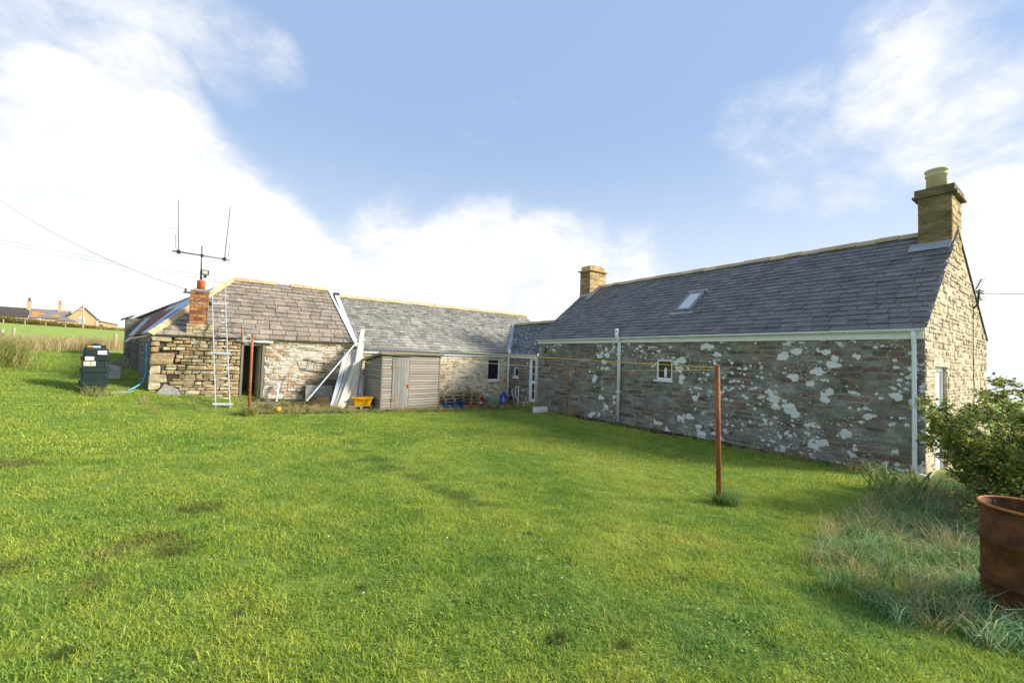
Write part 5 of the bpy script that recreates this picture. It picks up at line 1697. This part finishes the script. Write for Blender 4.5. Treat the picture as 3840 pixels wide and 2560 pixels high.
# ================================================================== GRASS
def blades(P, H, W, bend, rng, az=None):
    """bent tapering blades: arrays of roots, heights, widths -> vertices and faces"""
    n = len(P)
    a = rng.uniform(0, 2 * np.pi, n)
    wa = rng.uniform(0, 2 * np.pi, n)
    d = np.stack([np.cos(a), np.sin(a), np.zeros(n)], 1)
    if az is not None:
        d = d * .6 + np.array(az)[None]
    w = np.stack([np.cos(wa), np.sin(wa), np.zeros(n)], 1) * (W / 2)[:, None]
    bd = (bend * H)[:, None]
    up_ = np.zeros((n, 3))
    up_[:, 2] = 1
    mid = P + up_ * (H * .58)[:, None] + d * bd * .30
    tip = P + up_ * (H * np.sqrt(np.maximum(.12, 1 - bend ** 2 * .5)))[:, None] + d * bd
    V = np.concatenate([P - w, P + w, mid - w * .8, mid + w * .8, tip], 1).reshape(-1, 3)
    k = np.arange(n)[:, None] * 5
    q = (k + np.array([[0, 1, 3, 2]])).tolist()
    t3 = (k + np.array([[2, 3, 4]])).tolist()
    return V.tolist(), q + t3


def blade_mesh(name, P, H, W, bend, rng, mat, az=None):
    v, f = blades(np.asarray(P, float), np.asarray(H, float), np.asarray(W, float), np.asarray(bend, float), rng, az)
    me = bpy.data.meshes.new(name)
    me.from_pydata(v, [], f)
    me.materials.append(mat)
    return me


def disc(n, r, rng):
    a = rng.uniform(0, 2 * np.pi, n)
    q = r * np.sqrt(rng.uniform(0, 1, n))
    return np.stack([q * np.cos(a), q * np.sin(a), np.zeros(n)], 1)


def tuft_set(name, mat, nvar, nbl, rad, h, w_, bend, seed):
    c = bpy.data.collections.new(name)
    rng = np.random.default_rng(seed)
    for i in range(nvar):
        P = disc(nbl, rad, rng)
        P[:, 2] -= .008
        H = rng.uniform(h[0], h[1], nbl)
        me = blade_mesh(name, P, H, rng.uniform(w_[0], w_[1], nbl), rng.uniform(bend[0], bend[1], nbl), rng, mat)
        c.objects.link(bpy.data.objects.new(name, me))
    return c


def scatter(name, pts, sc, coll, tilt=.12):
    """one object whose points carry tufts through geometry nodes"""
    me = bpy.data.meshes.new(name)
    me.from_pydata(np.asarray(pts).tolist(), [], [])
    at = me.attributes.new('sc', 'FLOAT', 'POINT')
    at.data.foreach_set('value', np.asarray(sc, dtype=np.float32))
    o = link(name, me, None)
    o['kind'] = 'stuff'
    g = bpy.data.node_groups.new(name, 'GeometryNodeTree')
    g.interface.new_socket('Geometry', in_out='INPUT', socket_type='NodeSocketGeometry')
    g.interface.new_socket('Geometry', in_out='OUTPUT', socket_type='NodeSocketGeometry')
    gi, go = g.nodes.new('NodeGroupInput'), g.nodes.new('NodeGroupOutput')
    ci = g.nodes.new('GeometryNodeCollectionInfo')
    ci.inputs[0].default_value = coll
    ci.inputs['Separate Children'].default_value = True
    ci.inputs['Reset Children'].default_value = True
    ip = g.nodes.new('GeometryNodeInstanceOnPoints')
    ip.inputs['Pick Instance'].default_value = True
    rv = g.nodes.new('FunctionNodeRandomValue')
    rv.data_type = 'FLOAT_VECTOR'
    rv.inputs[0].default_value = (-tilt, -tilt, 0)
    rv.inputs[1].default_value = (tilt, tilt, 6.283)
    na = g.nodes.new('GeometryNodeInputNamedAttribute')
    na.data_type = 'FLOAT'
    na.inputs[0].default_value = 'sc'
    L = g.links.new
    L(gi.outputs[0], ip.inputs['Points'])
    L(ci.outputs[0], ip.inputs['Instance'])
    L(rv.outputs[0], ip.inputs['Rotation'])
    L(na.outputs[0], ip.inputs['Scale'])
    L(ip.outputs[0], go.inputs[0])
    m = o.modifiers.new('scatter', 'NODES')
    m.node_group = g
    return o


def inside(x, y):
    """True where a building, the drum, the slab or bare earth stands"""
    k = (x > 11.62) & (x < 19.4) & (y > 2.05) & (y < 15)
    k |= (x > 11.6) & (y > 14.5) & (x < 16)
    k |= (y > 17.25) & (x > -2.0 - .177 * np.maximum(y - 17.35, 0)) & (x < 16) & (y < 32)
    k |= (np.hypot(x - 5.16, y - .34) < .28)
    sx, sy = (x - sO.x) * su.x + (y - sO.y) * su.y, (x - sO.x) * sn.x + (y - sO.y) * sn.y
    k |= (sx > -.03) & (sx < SW + .03) & (sy < .03) & (sy > -SD)
    tx, ty = x - tk0.x, y - tk0.y
    k |= (np.abs(tx) < .32) & (np.abs(ty) < .45)
    return k


def earth(x, y):
    k = (x > 11.12 + .25 * np.sin(y * 2.1)) & (y > 2.9)
    k |= (y > 14.85 + .3 * np.sin(x * 1.7)) & (x > .7) & (x < 12)
    return k


def sector(n, r0, r1, rng, a0=-96, a1=20):
    """points on the ground in front of the viewer's standpoint, evenly spread between two radii"""
    a = np.radians(rng.uniform(a0, a1, n))
    r = np.sqrt(rng.uniform(r0 ** 2, r1 ** 2, n))
    x, y = r * -np.sin(a), r * np.cos(a)
    return x, y


TG = tuft_set('lawn_tuft', M_grass, 8, 70, .13, (.022, .055), (.0035, .007), (.3, 1.3), 3)
TGF = tuft_set('lawn_tuft_coarse', M_grass, 6, 46, .20, (.03, .06), (.008, .014), (.3, 1.2), 4)
PX, SC = [], []
for r_a, r_b, dens in ((1.3, 3.2, 150), (3.2, 6, 110), (6, 9, 70)):
    n = int(dens * math.pi * (r_b ** 2 - r_a ** 2) * 118 / 360)
    x, y = sector(n, r_a, r_b, RNG, -98, 20)
    k = ~inside(x, y) & ~earth(x, y)
    x, y = x[k], y[k]
    PX.append(np.stack([x, y, ground(x, y)], 1))
    SC.append(RNG.uniform(.75, 1.3, len(x)))
scatter('lawn_grass', np.concatenate(PX), np.concatenate(SC), TG)
PX, SC = [], []
for r_a, r_b, dens in ((9, 14, 46), (14, 20, 26), (20, 34, 9)):
    n = int(dens * math.pi * (r_b ** 2 - r_a ** 2) * 118 / 360)
    x, y = sector(n, r_a, r_b, RNG, -98, 20)
    k = ~inside(x, y) & ~earth(x, y)
    x, y = x[k], y[k]
    PX.append(np.stack([x, y, ground(x, y)], 1))
    SC.append(RNG.uniform(.7, 1.25, len(x)) * (1.0 if r_a < 20 else 1.5))
scatter('far_lawn_grass', np.concatenate(PX), np.concatenate(SC), TGF)

# ---- long grass, tufts and weeds
def poly_fill(poly, n, rng):
    P = np.array(poly)
    lo, hi = P.min(0), P.max(0)
    x = rng.uniform(lo[0], hi[0], n)
    y = rng.uniform(lo[1], hi[1], n)
    ins = np.zeros(n, bool)
    j = len(P) - 1
    for i in range(len(P)):
        c = ((P[i, 1] > y) != (P[j, 1] > y)) & (x < (P[j, 0] - P[i, 0]) * (y - P[i, 1]) / (P[j, 1] - P[i, 1] + 1e-12) + P[i, 0])
        ins ^= c
        j = i
    return x[ins], y[ins]


C_green = tuft_set('green_tuft', M_greentuft, 6, 34, .11, (.10, .42), (.006, .013), (.4, 1.4), 21)
C_blue = tuft_set('blue_tuft', M_bluetuft, 6, 34, .12, (.10, .36), (.007, .016), (.6, 1.5), 22)
C_straw = tuft_set('straw_tuft', M_strawtuft, 5, 34, .10, (.18, .55), (.003, .006), (.4, 1.3), 23)
C_short = tuft_set('short_tuft', M_drygrass, 5, 40, .11, (.06, .20), (.004, .009), (.4, 1.3), 24)
C_dark = tuft_set('dark_tuft', M_grass, 5, 60, .12, (.06, .15), (.004, .008), (.4, 1.2), 25)
LG = [tuple(hit(*p)[:2]) for p in ((2990, 2130), (3110, 2000), (3215, 1915), (3320, 1850), (3430, 1800))] + [(11.3, 1.95), (12.6, 1.9), (11.5, .2), (8.6, -1.2), (5.6, -.9), (4.6, -.35), (4.3, .35), (4.0, 1.1)]
for nm, cset, cnt, sc in (('long_green_grass', C_green, 1100, (.45, .95)), ('long_blue_grass', C_blue, 1700, (.45, 1.0)), ('long_straw_grass', C_straw, 520, (.5, 1.1))):
    x, y = poly_fill(LG, cnt, RNG)
    # straw lies mostly at the lawn edge and towards the house, blue-green blades in the middle
    edge = np.array([min(math.hypot(a - q[0], b_ - q[1]) for q in LG[:5]) for a, b_ in zip(x, y)])
    keep = ~inside(x, y)
    if 'straw' in nm:
        keep &= RNG.uniform(0, 1, len(x)) < np.clip(1.15 - edge * .45 + (y > 1.7) * .35, .12, 1)
    if 'blue' in nm:
        keep &= RNG.uniform(0, 1, len(x)) < np.clip(edge * .8, .2, 1)
    x, y = x[keep], y[keep]
    scatter(nm, np.stack([x, y, ground(x, y)], 1), RNG.uniform(*sc, len(x)) * np.clip(.55 + .35 * np.interp(np.hypot(x - 3.8, y - 1.4), [0, 1.2], [0, 1]), .5, 1), cset, .3)
# weeds along the wall feet
x1, y1 = np.where(RNG.uniform(0, 1, 1500) < .12, RNG.uniform(-2, 1.4, 1500), RNG.uniform(1.4, 11.6, 1500)), RNG.normal(15.9, .5, 1500)
x2, y2 = 11.45 + RNG.normal(0, .16, 90), RNG.uniform(2.2, 14.5, 90)
x3, y3 = RNG.uniform(1.0, 11, 420), RNG.normal(15.25, .18, 420)
x4, y4 = RNG.normal(11.2, .30, 260), RNG.uniform(1.7, 5.6, 260)
x5, y5 = RNG.normal(10.9, .3, 110), RNG.normal(13.2, .7, 110)
x = np.concatenate([x1, x2, x3, x4, x5])
y = np.concatenate([y1, y2, y3, y4, y5])
k = ~inside(x, y) & (y < 17.2) & (np.sin(x * 2.3 + 1) * np.cos(y * 3 + x) > -.72)
x, y = x[k], y[k]
scatter('wall_foot_grass', np.stack([x, y, ground(x, y)], 1), RNG.uniform(.3, .85, len(x)) * np.where((x > 7.4) & (x < 11.4), .6, 1), C_short, .25)
k = RNG.uniform(0, 1, len(x)) < .13
scatter('wall_foot_straw', np.stack([x[k], y[k], ground(x[k], y[k])], 1), RNG.uniform(.35, .75, k.sum()), C_straw, .25)
# coarser darker clumps in the lawn
x, y = sector(620, 2, 13, RNG, -95, 8)
k = ~inside(x, y) & ~earth(x, y) & (np.sin(x * 1.9) * np.sin(y * 1.4 + .6) > .1)
scatter('lawn_clumps', np.stack([x[k], y[k], ground(x[k], y[k])], 1), RNG.uniform(.35, .75, k.sum()), C_dark, .2)
# clover and plantain leaves low in the sward
M_clover = tuft_mat('clover_leaf', [(0, '66863a'), (.4, '7d9a44'), (.75, '98ae52'), (1, 'b2bb62')])
cc_ = bpy.data.collections.new('clover_tuft')
for i in range(5):
    cb_ = B()
    for k in range(22):
        a, r_ = random.uniform(0, 6.28), .12 * math.sqrt(random.random())
        c = Vector((r_ * math.cos(a), r_ * math.sin(a), random.uniform(.022, .05)))
        q_ = random.uniform(.008, .016)
        n_ = Vector((random.uniform(-.5, .5), random.uniform(-.5, .5), 1)).normalized()
        e1 = n_.cross(Vector((math.cos(a), math.sin(a), .1))).normalized()
        e2 = n_.cross(e1)
        cb_.add([c + (e1 * math.cos(w_) * random.uniform(.7, 1.1) + e2 * math.sin(w_)) * q_ for w_ in np.linspace(0, 6.28, 7)[:-1]], [tuple(range(6))])
    me = cb_.mesh('clover_tuft')
    me.materials.append(M_clover)
    cc_.objects.link(bpy.data.objects.new('clover_tuft', me))
x, y = sector(4200, 1.6, 8, RNG, -95, 10)
k = ~inside(x, y) & ~earth(x, y) & (np.sin(x * 1.3 + 2) * np.sin(y * 1.1 + 1.1 * x) + .35 * np.sin(5 * x) * np.sin(4.3 * y) > .05) & (RNG.uniform(0, 1, len(x)) < .75)
scatter('clover', np.stack([x[k], y[k], ground(x[k], y[k])], 1), RNG.uniform(.4, .7, k.sum()), cc_, .2)
# daisies
dz_b = B()
for k in range(130):
    if k < 95:
        q = hit(random.uniform(2000, 3150), random.uniform(1600, 1790))
        if q.x > 11.1:
            continue
    else:
        q = hit(random.uniform(100, 3000), random.uniform(1600, 2450))
        if k % 3:
            continue
    r_ = random.uniform(.008, .012) * (1 if k < 95 else .7)
    c = Vector((q.x, q.y, q.z + random.uniform(.04, .06)))
    dz_b.add([c + Vector((r_ * math.cos(a), r_ * math.sin(a), random.uniform(-.004, .004))) for a in np.linspace(0, 2 * math.pi, 8)[:-1]], [tuple(range(7))])
struct(dz_b, 'daisies', M_paper, 'stuff')


def tuft(name, label, x, y, n, rad, h, w_, bend, mat, seed, group=None):
    rng = np.random.default_rng(seed)
    P = disc(n, rad, rng)
    z = gz(x, y)
    P[:, 2] -= .02
    me = blade_mesh(name, P, rng.uniform(h[0], h[1], n), rng.uniform(w_[0], w_[1], n), rng.uniform(bend[0], bend[1], n), rng, mat)
    o = link(name, me, None)
    o.location = (x, y, z)
    o['label'], o['category'] = label, 'grass'
    o['kind'] = 'thing'
    if group:
        o['group'] = group


GT = 'grass tufts left uncut round the posts and tank'
tuft('grass_tuft', 'dense dark green grass tuft at the foot of the thick near post', pR.x + .06, pR.y - .06, 900, .16, (.10, .30), (.004, .008), (.3, 1.2), M_greentuft, 5, GT)
tuft('grass_tuft', 'straw coloured grass tuft at the foot of the doorway post', pL.x + .02, pL.y - .03, 800, .20, (.15, .46), (.006, .011), (.3, 1.0), M_drygrass, 6, GT)
tuft('grass_tuft', 'straw grass tuft against the front of the oil tank', tk0.x + .2, tk0.y - .6, 260, .30, (.12, .46), (.008, .014), (.3, 1.0), M_drygrass, 7, GT)
tuft('grass_tuft', 'dry grass tuft at the foot of the wall post', 11.45, 12.3, 260, .22, (.2, .6), (.006, .010), (.2, .8), M_strawtuft, 8, GT)
tuft('dead_plant', 'brown dead plant beside the white planter box', 10.62, 13.75, 420, .34, (.2, .72), (.007, .013), (.3, 1.2), M_drygrass, 9)
sp = hit(3330, 1880)
tuft('strap_leaf_plant', 'green strap leaved plant in the long grass near the downpipe foot', sp.x + .75, sp.y + .05, 110, .40, (.35, .75), (.018, .030), (.8, 1.45), M_greentuft, 10)
tuft('grass_tuft', 'dry seeding grass stems near the right end of the farmhouse wall', 10.9, 3.0, 130, .40, (.25, .62), (.004, .007), (.5, 1.2), M_strawtuft, 12, GT)


# ================================================================== BUSHES
def bush(label, x, y, rad, h, nst, nleaf, seed, mat=M_leaf, leaf=(.030, .052)):
    rng = random.Random(seed)
    z = gz(x, y)
    o = root('bush', label, 'bush', (x, y, z))
    st = B()
    tips = []
    for i in range(nst):
        a = rng.uniform(0, 2 * math.pi)
        rr = rad * math.sqrt(rng.uniform(.02, 1))
        top = Vector((x + rr * math.cos(a), y + rr * math.sin(a), z + h * rng.uniform(.55, 1.02) * (1 - .35 * (rr / rad) ** 2)))
        b0 = Vector((x + rr * .25 * math.cos(a), y + rr * .25 * math.sin(a), z - .05))
        mid = b0.lerp(top, .5) + Vector((rng.uniform(-.12, .12), rng.uniform(-.12, .12), .1))
        pts = [b0, b0.lerp(mid, .6), mid, mid.lerp(top, .6) + Vector((rng.uniform(-.06, .06), rng.uniform(-.06, .06), 0)), top]
        st.tube(pts, [.013, .011, .009, .006, .003], 5)
        for k in range(7):
            t_ = rng.uniform(.25, 1)
            p = pts[min(3, int(t_ * 4))].lerp(pts[min(4, int(t_ * 4) + 1)], (t_ * 4) % 1)
            q = p + Vector((rng.uniform(-1, 1), rng.uniform(-1, 1), rng.uniform(-.2, .9))).normalized() * rng.uniform(.12, .34)
            st.tube([p, p.lerp(q, .5) + Vector((0, 0, .02)), q], [.005, .004, .002], 4)
            tips.append((p, q))
    part(st, 'branches', M_bark, o)
    lb_ = B()
    for i in range(nleaf):
        p, q = rng.choice(tips)
        c = p.lerp(q, rng.uniform(.1, 1.1)) + Vector((rng.gauss(0, .035), rng.gauss(0, .035), rng.gauss(0, .03)))
        d = Vector((rng.uniform(-1, 1), rng.uniform(-1, 1), rng.uniform(-.5, .6))).normalized()
        s_ = d.cross(Vector((rng.uniform(-1, 1), rng.uniform(-1, 1), rng.uniform(.2, 1)))).normalized()
        L = rng.uniform(*leaf)
        wv2 = s_ * L * .34
        n2 = d.cross(s_) * L * .12
        lb_.add([c, c + d * L * .45 + wv2 + n2, c + d * L, c + d * L * .45 - wv2 + n2, c + d * L * .5], [(0, 4, 1), (1, 4, 2), (2, 4, 3), (3, 4, 0)])
    part(lb_, 'leaves', mat, o)


bush('leafy green bush with yellowing leaves before the gable', 9.15, .60, 1.35, 2.05, 76, 36000, 31, M_leaf, (.04, .07))
bush('second leafy bush at the right edge behind the rusty drum', 9.2, -1.0, 1.2, 1.9, 34, 8000, 32, M_leaf, (.04, .07))
bush('tall bush behind the first at the right picture edge', 10.9, -.1, 1.3, 2.25, 50, 16000, 34, M_leaf, (.04, .07))
bush('low bramble tangle between the drum and the bush', 7.9, .45, .8, .7, 26, 4200, 33)

# ================================================================== THE FIELD, HEDGE AND FARM FAR LEFT
uf = Vector((rt.x, rt.y, 0)).normalized()
nf = Vector((.23, -.973, 0)).normalized()
DF = 118.0


def fp(px, py, back=0.):
    d = rt * ((px - 1920) / 1550) - up * ((py - 1280) / 1550) + fwd
    return CAM + d * ((DF + back) / -(d.x * nf.x + d.y * nf.y))


far = root('distant_farm', 'tan farm buildings with chimneys on the rise beyond the hedge', 'farm', tuple(fp(200, 1225)))
M_farwall = plain('tan_harling', 'b59a76', 'bfa580', .95, 3, .2, .1)
M_farroof = plain('dark_ribbed_roof', '4a443e', '57504a', .8, 2, .2, .2)
_m = MT('lichened_far_slate')
_k = _m.sm(_m.noise(.55, 5, .6), .53, .60)
M_farslate = _m.done(_m.mix(_k, _m.mix(_m.noise(2.5, 5, .7), '6a6462', '8b8480'), 'c8862a'), .85)
M_farwin = plain('far_window_pane', '8f979a', 'a5adb0', .3)
gp0 = -2.0
for nm, x0, x1, ytop, dep in (('wall', -80, 108, 1184, 6.), ('wall', 106, 262, 1192, 6.5)):
    a, c = fp(x0, ytop), fp(x1, ytop + (x1 - x0) * .05)
    part(B().prism([a, c, c - Z3 * 4, a - Z3 * 4][::-1], -nf * dep), nm, M_farwall, far)


def froof(nm, x0, x1, e0, e1, r0_, r1_, half, mat):
    a, c, d, e = fp(x0, e0) + nf * .2, fp(x1, e1) + nf * .2, fp(x1, r1_, half), fp(x0, r0_, half)
    for p_, yy in ((d, r1_), (e, r0_)):
        p_ += Vector((0, 0, 0))
    rf_ = part(B().prism([a, c, d, e], (0, 0, .12)).prism([e, d, fp(x1, r1_, half) - nf * half - Z3 * 1.6, fp(x0, r0_, half) - nf * half - Z3 * 1.6], (0, 0, .1)), nm, mat, far)
    return rf_


froof('ribbed_roof', -82, 106, 1180, 1189, 1145, 1158, 3.0, M_farroof)
froof('slate_roof', 108, 268, 1190, 1198, 1158, 1168, 3.2, M_farslate)
for x0, x1, yt, yb, dep in ((101, 118, 1130, 1170, 2.9), (217, 232, 1140, 1174, 3.0)):
    a, c = fp(x0, yt, dep - .4), fp(x1, yt, dep - .4)
    cho = part(B().prism([a, c, c - Z3 * 2.6, a - Z3 * 2.6][::-1], -nf * .8), 'chimney', M_farwall, far)
    link('cap', B().prism([a - uf * .08 + nf * .08, c + uf * .08 + nf * .08, c + uf * .08 + nf * .08 + Z3 * .15, a - uf * .08 + nf * .08 + Z3 * .15], -nf * .96).mesh('cap'), M_farwall, cho)
    m_ = (a + c) / 2 - nf * .4
    link('chimney_pot', B().lathe(m_, [(.17, .1), (.15, .55), (.19, .58), (.19, .66)], 10).mesh('chimney_pot'), M_blackplastic if x0 < 150 else M_terra, cho)
# gable house
ga_ = [fp(212, 1207), fp(372, 1203), fp(372, 1240) - Z3 * 1, fp(212, 1240) - Z3 * 1]
apx = fp(310, 1148)
gwall = part(B().prism([fp(232, 1205) + nf * .6, fp(232, 1240) + nf * .6 - Z3 * 1, fp(372, 1240) + nf * .6 - Z3 * 1, fp(372, 1201) + nf * .6, apx + nf * .6], -nf * 7), 'gable_wall', M_farwall, far)
part(B().prism([fp(228, 1206) + nf * .8, apx + nf * .8 + Z3 * .12, apx + nf * .8 - Z3 * .08, fp(228, 1206) + nf * .8 - Z3 * .2][::-1], -nf * 7.4).prism([apx + nf * .8 + Z3 * .12, fp(376, 1204) + nf * .8, fp(376, 1204) + nf * .8 - Z3 * .2, apx + nf * .8 - Z3 * .08][::-1], -nf * 7.4), 'gable_roof', M_slateK, far)
wnf = part(B().prism([fp(294, 1190) + nf * .62, fp(317, 1191) + nf * .62, fp(317, 1214) + nf * .62, fp(294, 1213) + nf * .62][::-1], nf * .06), 'window', M_white, far)
link('pane', B().prism([fp(296, 1192) + nf * .69, fp(315, 1193) + nf * .69, fp(315, 1212) + nf * .69, fp(296, 1211) + nf * .69][::-1], nf * .03).mesh('pane'), M_farwin, wnf)
for x0 in (62, 133):
    w2 = part(B().prism([fp(x0, 1190) + nf * .02, fp(x0 + 20, 1191) + nf * .02, fp(x0 + 20, 1203) + nf * .02, fp(x0, 1202) + nf * .02][::-1], nf * .06), 'window', M_white, far)
    link('pane', B().prism([fp(x0 + 2, 1192) + nf * .09, fp(x0 + 18, 1193) + nf * .09, fp(x0 + 18, 1201) + nf * .09, fp(x0 + 2, 1200) + nf * .09][::-1], nf * .03).mesh('pane'), M_farwin, w2)
# annexe and porch
part(B().prism([fp(372, 1203), fp(441, 1218), fp(441, 1240) - Z3, fp(372, 1240) - Z3][::-1], -nf * 4), 'annexe', M_farwall, far)
part(B().prism([fp(371, 1201) + nf * .2, fp(443, 1216) + nf * .2, fp(443, 1218) + nf * .2, fp(371, 1203) + nf * .2][::-1], -nf * 4.4), 'annexe_roof', M_cap, far)
part(B().prism([fp(372, 1217) + nf * .02, fp(386, 1218) + nf * .02, fp(386, 1222) + nf * .02, fp(372, 1221) + nf * .02][::-1], nf * .05), 'vent', M_dark, far)
part(B().add([fp(203, 1203) + nf * 2.6, fp(290, 1207) + nf * 2.6, fp(280, 1204) - nf * .2, fp(215, 1202) - nf * .2, fp(248, 1189) + nf * .9], [(0, 1, 4), (1, 2, 4), (2, 3, 4), (3, 0, 4)]), 'porch_roof', M_farslate, far)
part(B().prism([fp(206, 1204) + nf * 2.4, fp(288, 1208) + nf * 2.4, fp(288, 1240) + nf * 2.4, fp(206, 1240) + nf * 2.4][::-1], -nf * 2.2), 'porch_wall', M_farwall, far)
dpx = [fp(362, 1222) + nf * .7, fp(362, 1205) + nf * .7, fp(372, 1204) + nf * .7]
part(B().tube(dpx, .06, 6), 'downpipe', M_white, far)

pt, pb_ = atD(312.5, 1138, 66), atD(310.5, 1243, 66)
tp = root('telegraph_pole', 'slim pale telegraph pole before the distant tan gable', 'pole', tuple(pb_ - Z3 * .2))
part(B().tube([pb_ - Z3 * .4, pt], [.14, .10], 10), 'pole', M_postwood, tp, True)
part(B().tube([pt - uf * 1.35 - Z3 * 1.2, pt - Z3 * 1.16], .035, 6), 'arm', M_postwood, tp)
pt = atD(1632, 1140, 34)
tp = root('telegraph_pole', 'wooden telegraph pole top showing above the wing ridge', 'pole', (pt.x, pt.y, gz(pt.x, pt.y)))
part(B().tube([(pt.x, pt.y, gz(pt.x, pt.y) - .3), pt], [.15, .12], 10), 'pole', M_postwood, tp, True)
part(B().box(pt.x - .25, pt.x - .05, pt.y - .04, pt.y + .04, pt.z - .5, pt.z - .42), 'insulator', M_dark, tp)

# hedge below the farm
hb_ = B()
rng = random.Random(9)
for i in range(9000):
    px = rng.uniform(-90, 580)
    yt = 1186 + (px) * .105
    yb = 1212 + (px) * .115
    f_ = rng.uniform(0, 1) ** .8
    p = atD(px, yb + (yt - yb) * f_ + rng.gauss(0, 1.6), 69 + rng.uniform(-.9, .9))
    d = Vector((rng.uniform(-1, 1), rng.uniform(-1, 1), rng.uniform(-.6, 1))).normalized()
    s_ = d.cross(Vector((rng.uniform(-1, 1), rng.uniform(-1, 1), rng.uniform(-1, 1)))).normalized()
    L = rng.uniform(.12, .30)
    hb_.add([p - s_ * L * .4, p + s_ * L * .4, p + d * L], [(0, 1, 2)])
hg = solo(hb_, 'hedge', M_hedge, 'rough brown hedge along the top of the far field', 'hedge', tuple(atD(200, 1235, 69)))
for i, (px, y0, y1) in enumerate(((13, 1196, 1213), (94, 1200, 1222), (245, 1215, 1229), (379, 1228, 1248), (441, 1234, 1254), (172, 1208, 1226))):
    a, c = atD(px, y1, 67), atD(px, y0, 67)
    solo(B().tube([a - Z3 * .3, c], .07, 6), 'fence_post', M_postwood, ('pale fence post at far left before the distant hedge', 'second pale fence post from left before the distant hedge', 'pale fence post before the distant hedge, left of the telegraph pole', 'pale fence post before the distant hedge, right of the telegraph pole', 'rightmost pale fence post before the distant hedge', 'third pale fence post from left before the distant hedge')[i], 'fence post', tuple(a), 'fence posts along the hedge')
for i, (px, y0, y1) in enumerate(((53, 1228, 1290), (434, 1252, 1300), (9, 1164 + 70, 1290))):
    a, c = atD(px - 4, y1, 27), atD(px, y0, 27)
    a.z = min(a.z, gz(a.x, a.y) - .1)
    solo(B().tube([a, c], .085, 8), 'fence_post', M_postwood, ('stout grey fence post in the tall grass, upper left', 'stout grey fence post in tall grass just right of the oil tank', 'leftmost stout grey fence post at the picture edge')[i], 'fence post', tuple(a), 'fence posts in the tall grass')
# tall dead grass along the fence
rng = np.random.default_rng(77)
pts = []
tt = np.linspace(0, 1, 24)
base = np.array([tuple(hit(px, 1309 - .004 * (px - 250))) for px in np.linspace(-120, 560, 24)])
n = 9000
i_ = rng.uniform(0, 1, n)
bxy = np.stack([np.interp(i_, tt, base[:, 0]), np.interp(i_, tt, base[:, 1])], 1) + rng.normal(0, .8, (n, 2))
P = np.c_[bxy, ground(bxy[:, 0], bxy[:, 1]) - .03]
cl_ = .55 + .45 * np.sin(i_ * 61) * np.sin(i_ * 23 + 1)
me = blade_mesh('tall_dead_grass', P, rng.uniform(.35, 1.15, n) * (.55 + .45 * cl_), rng.uniform(.012, .026, n), rng.uniform(.1, .6, n), rng, M_strawtuft)
o = link('tall_dead_grass', me, None)
o['kind'] = 'stuff'
n = 4200
c = [hit(-110, 1375), hit(-30, 1372), hit(-200, 1360)]
bxy = np.concatenate([np.stack([np.full(n // 3, q.x), np.full(n // 3, q.y)], 1) + rng.normal(0, .38, (n // 3, 2)) for q in c])
P = np.c_[bxy, ground(bxy[:, 0], bxy[:, 1]) - .03]
n = len(P)
me = blade_mesh('tall_edge_grass', P, rng.uniform(.5, 1.35, n), rng.uniform(.010, .020, n), rng.uniform(.2, .9, n), rng, M_drygrass)
o = link('tall_edge_grass', me, None)
o['kind'] = 'stuff'
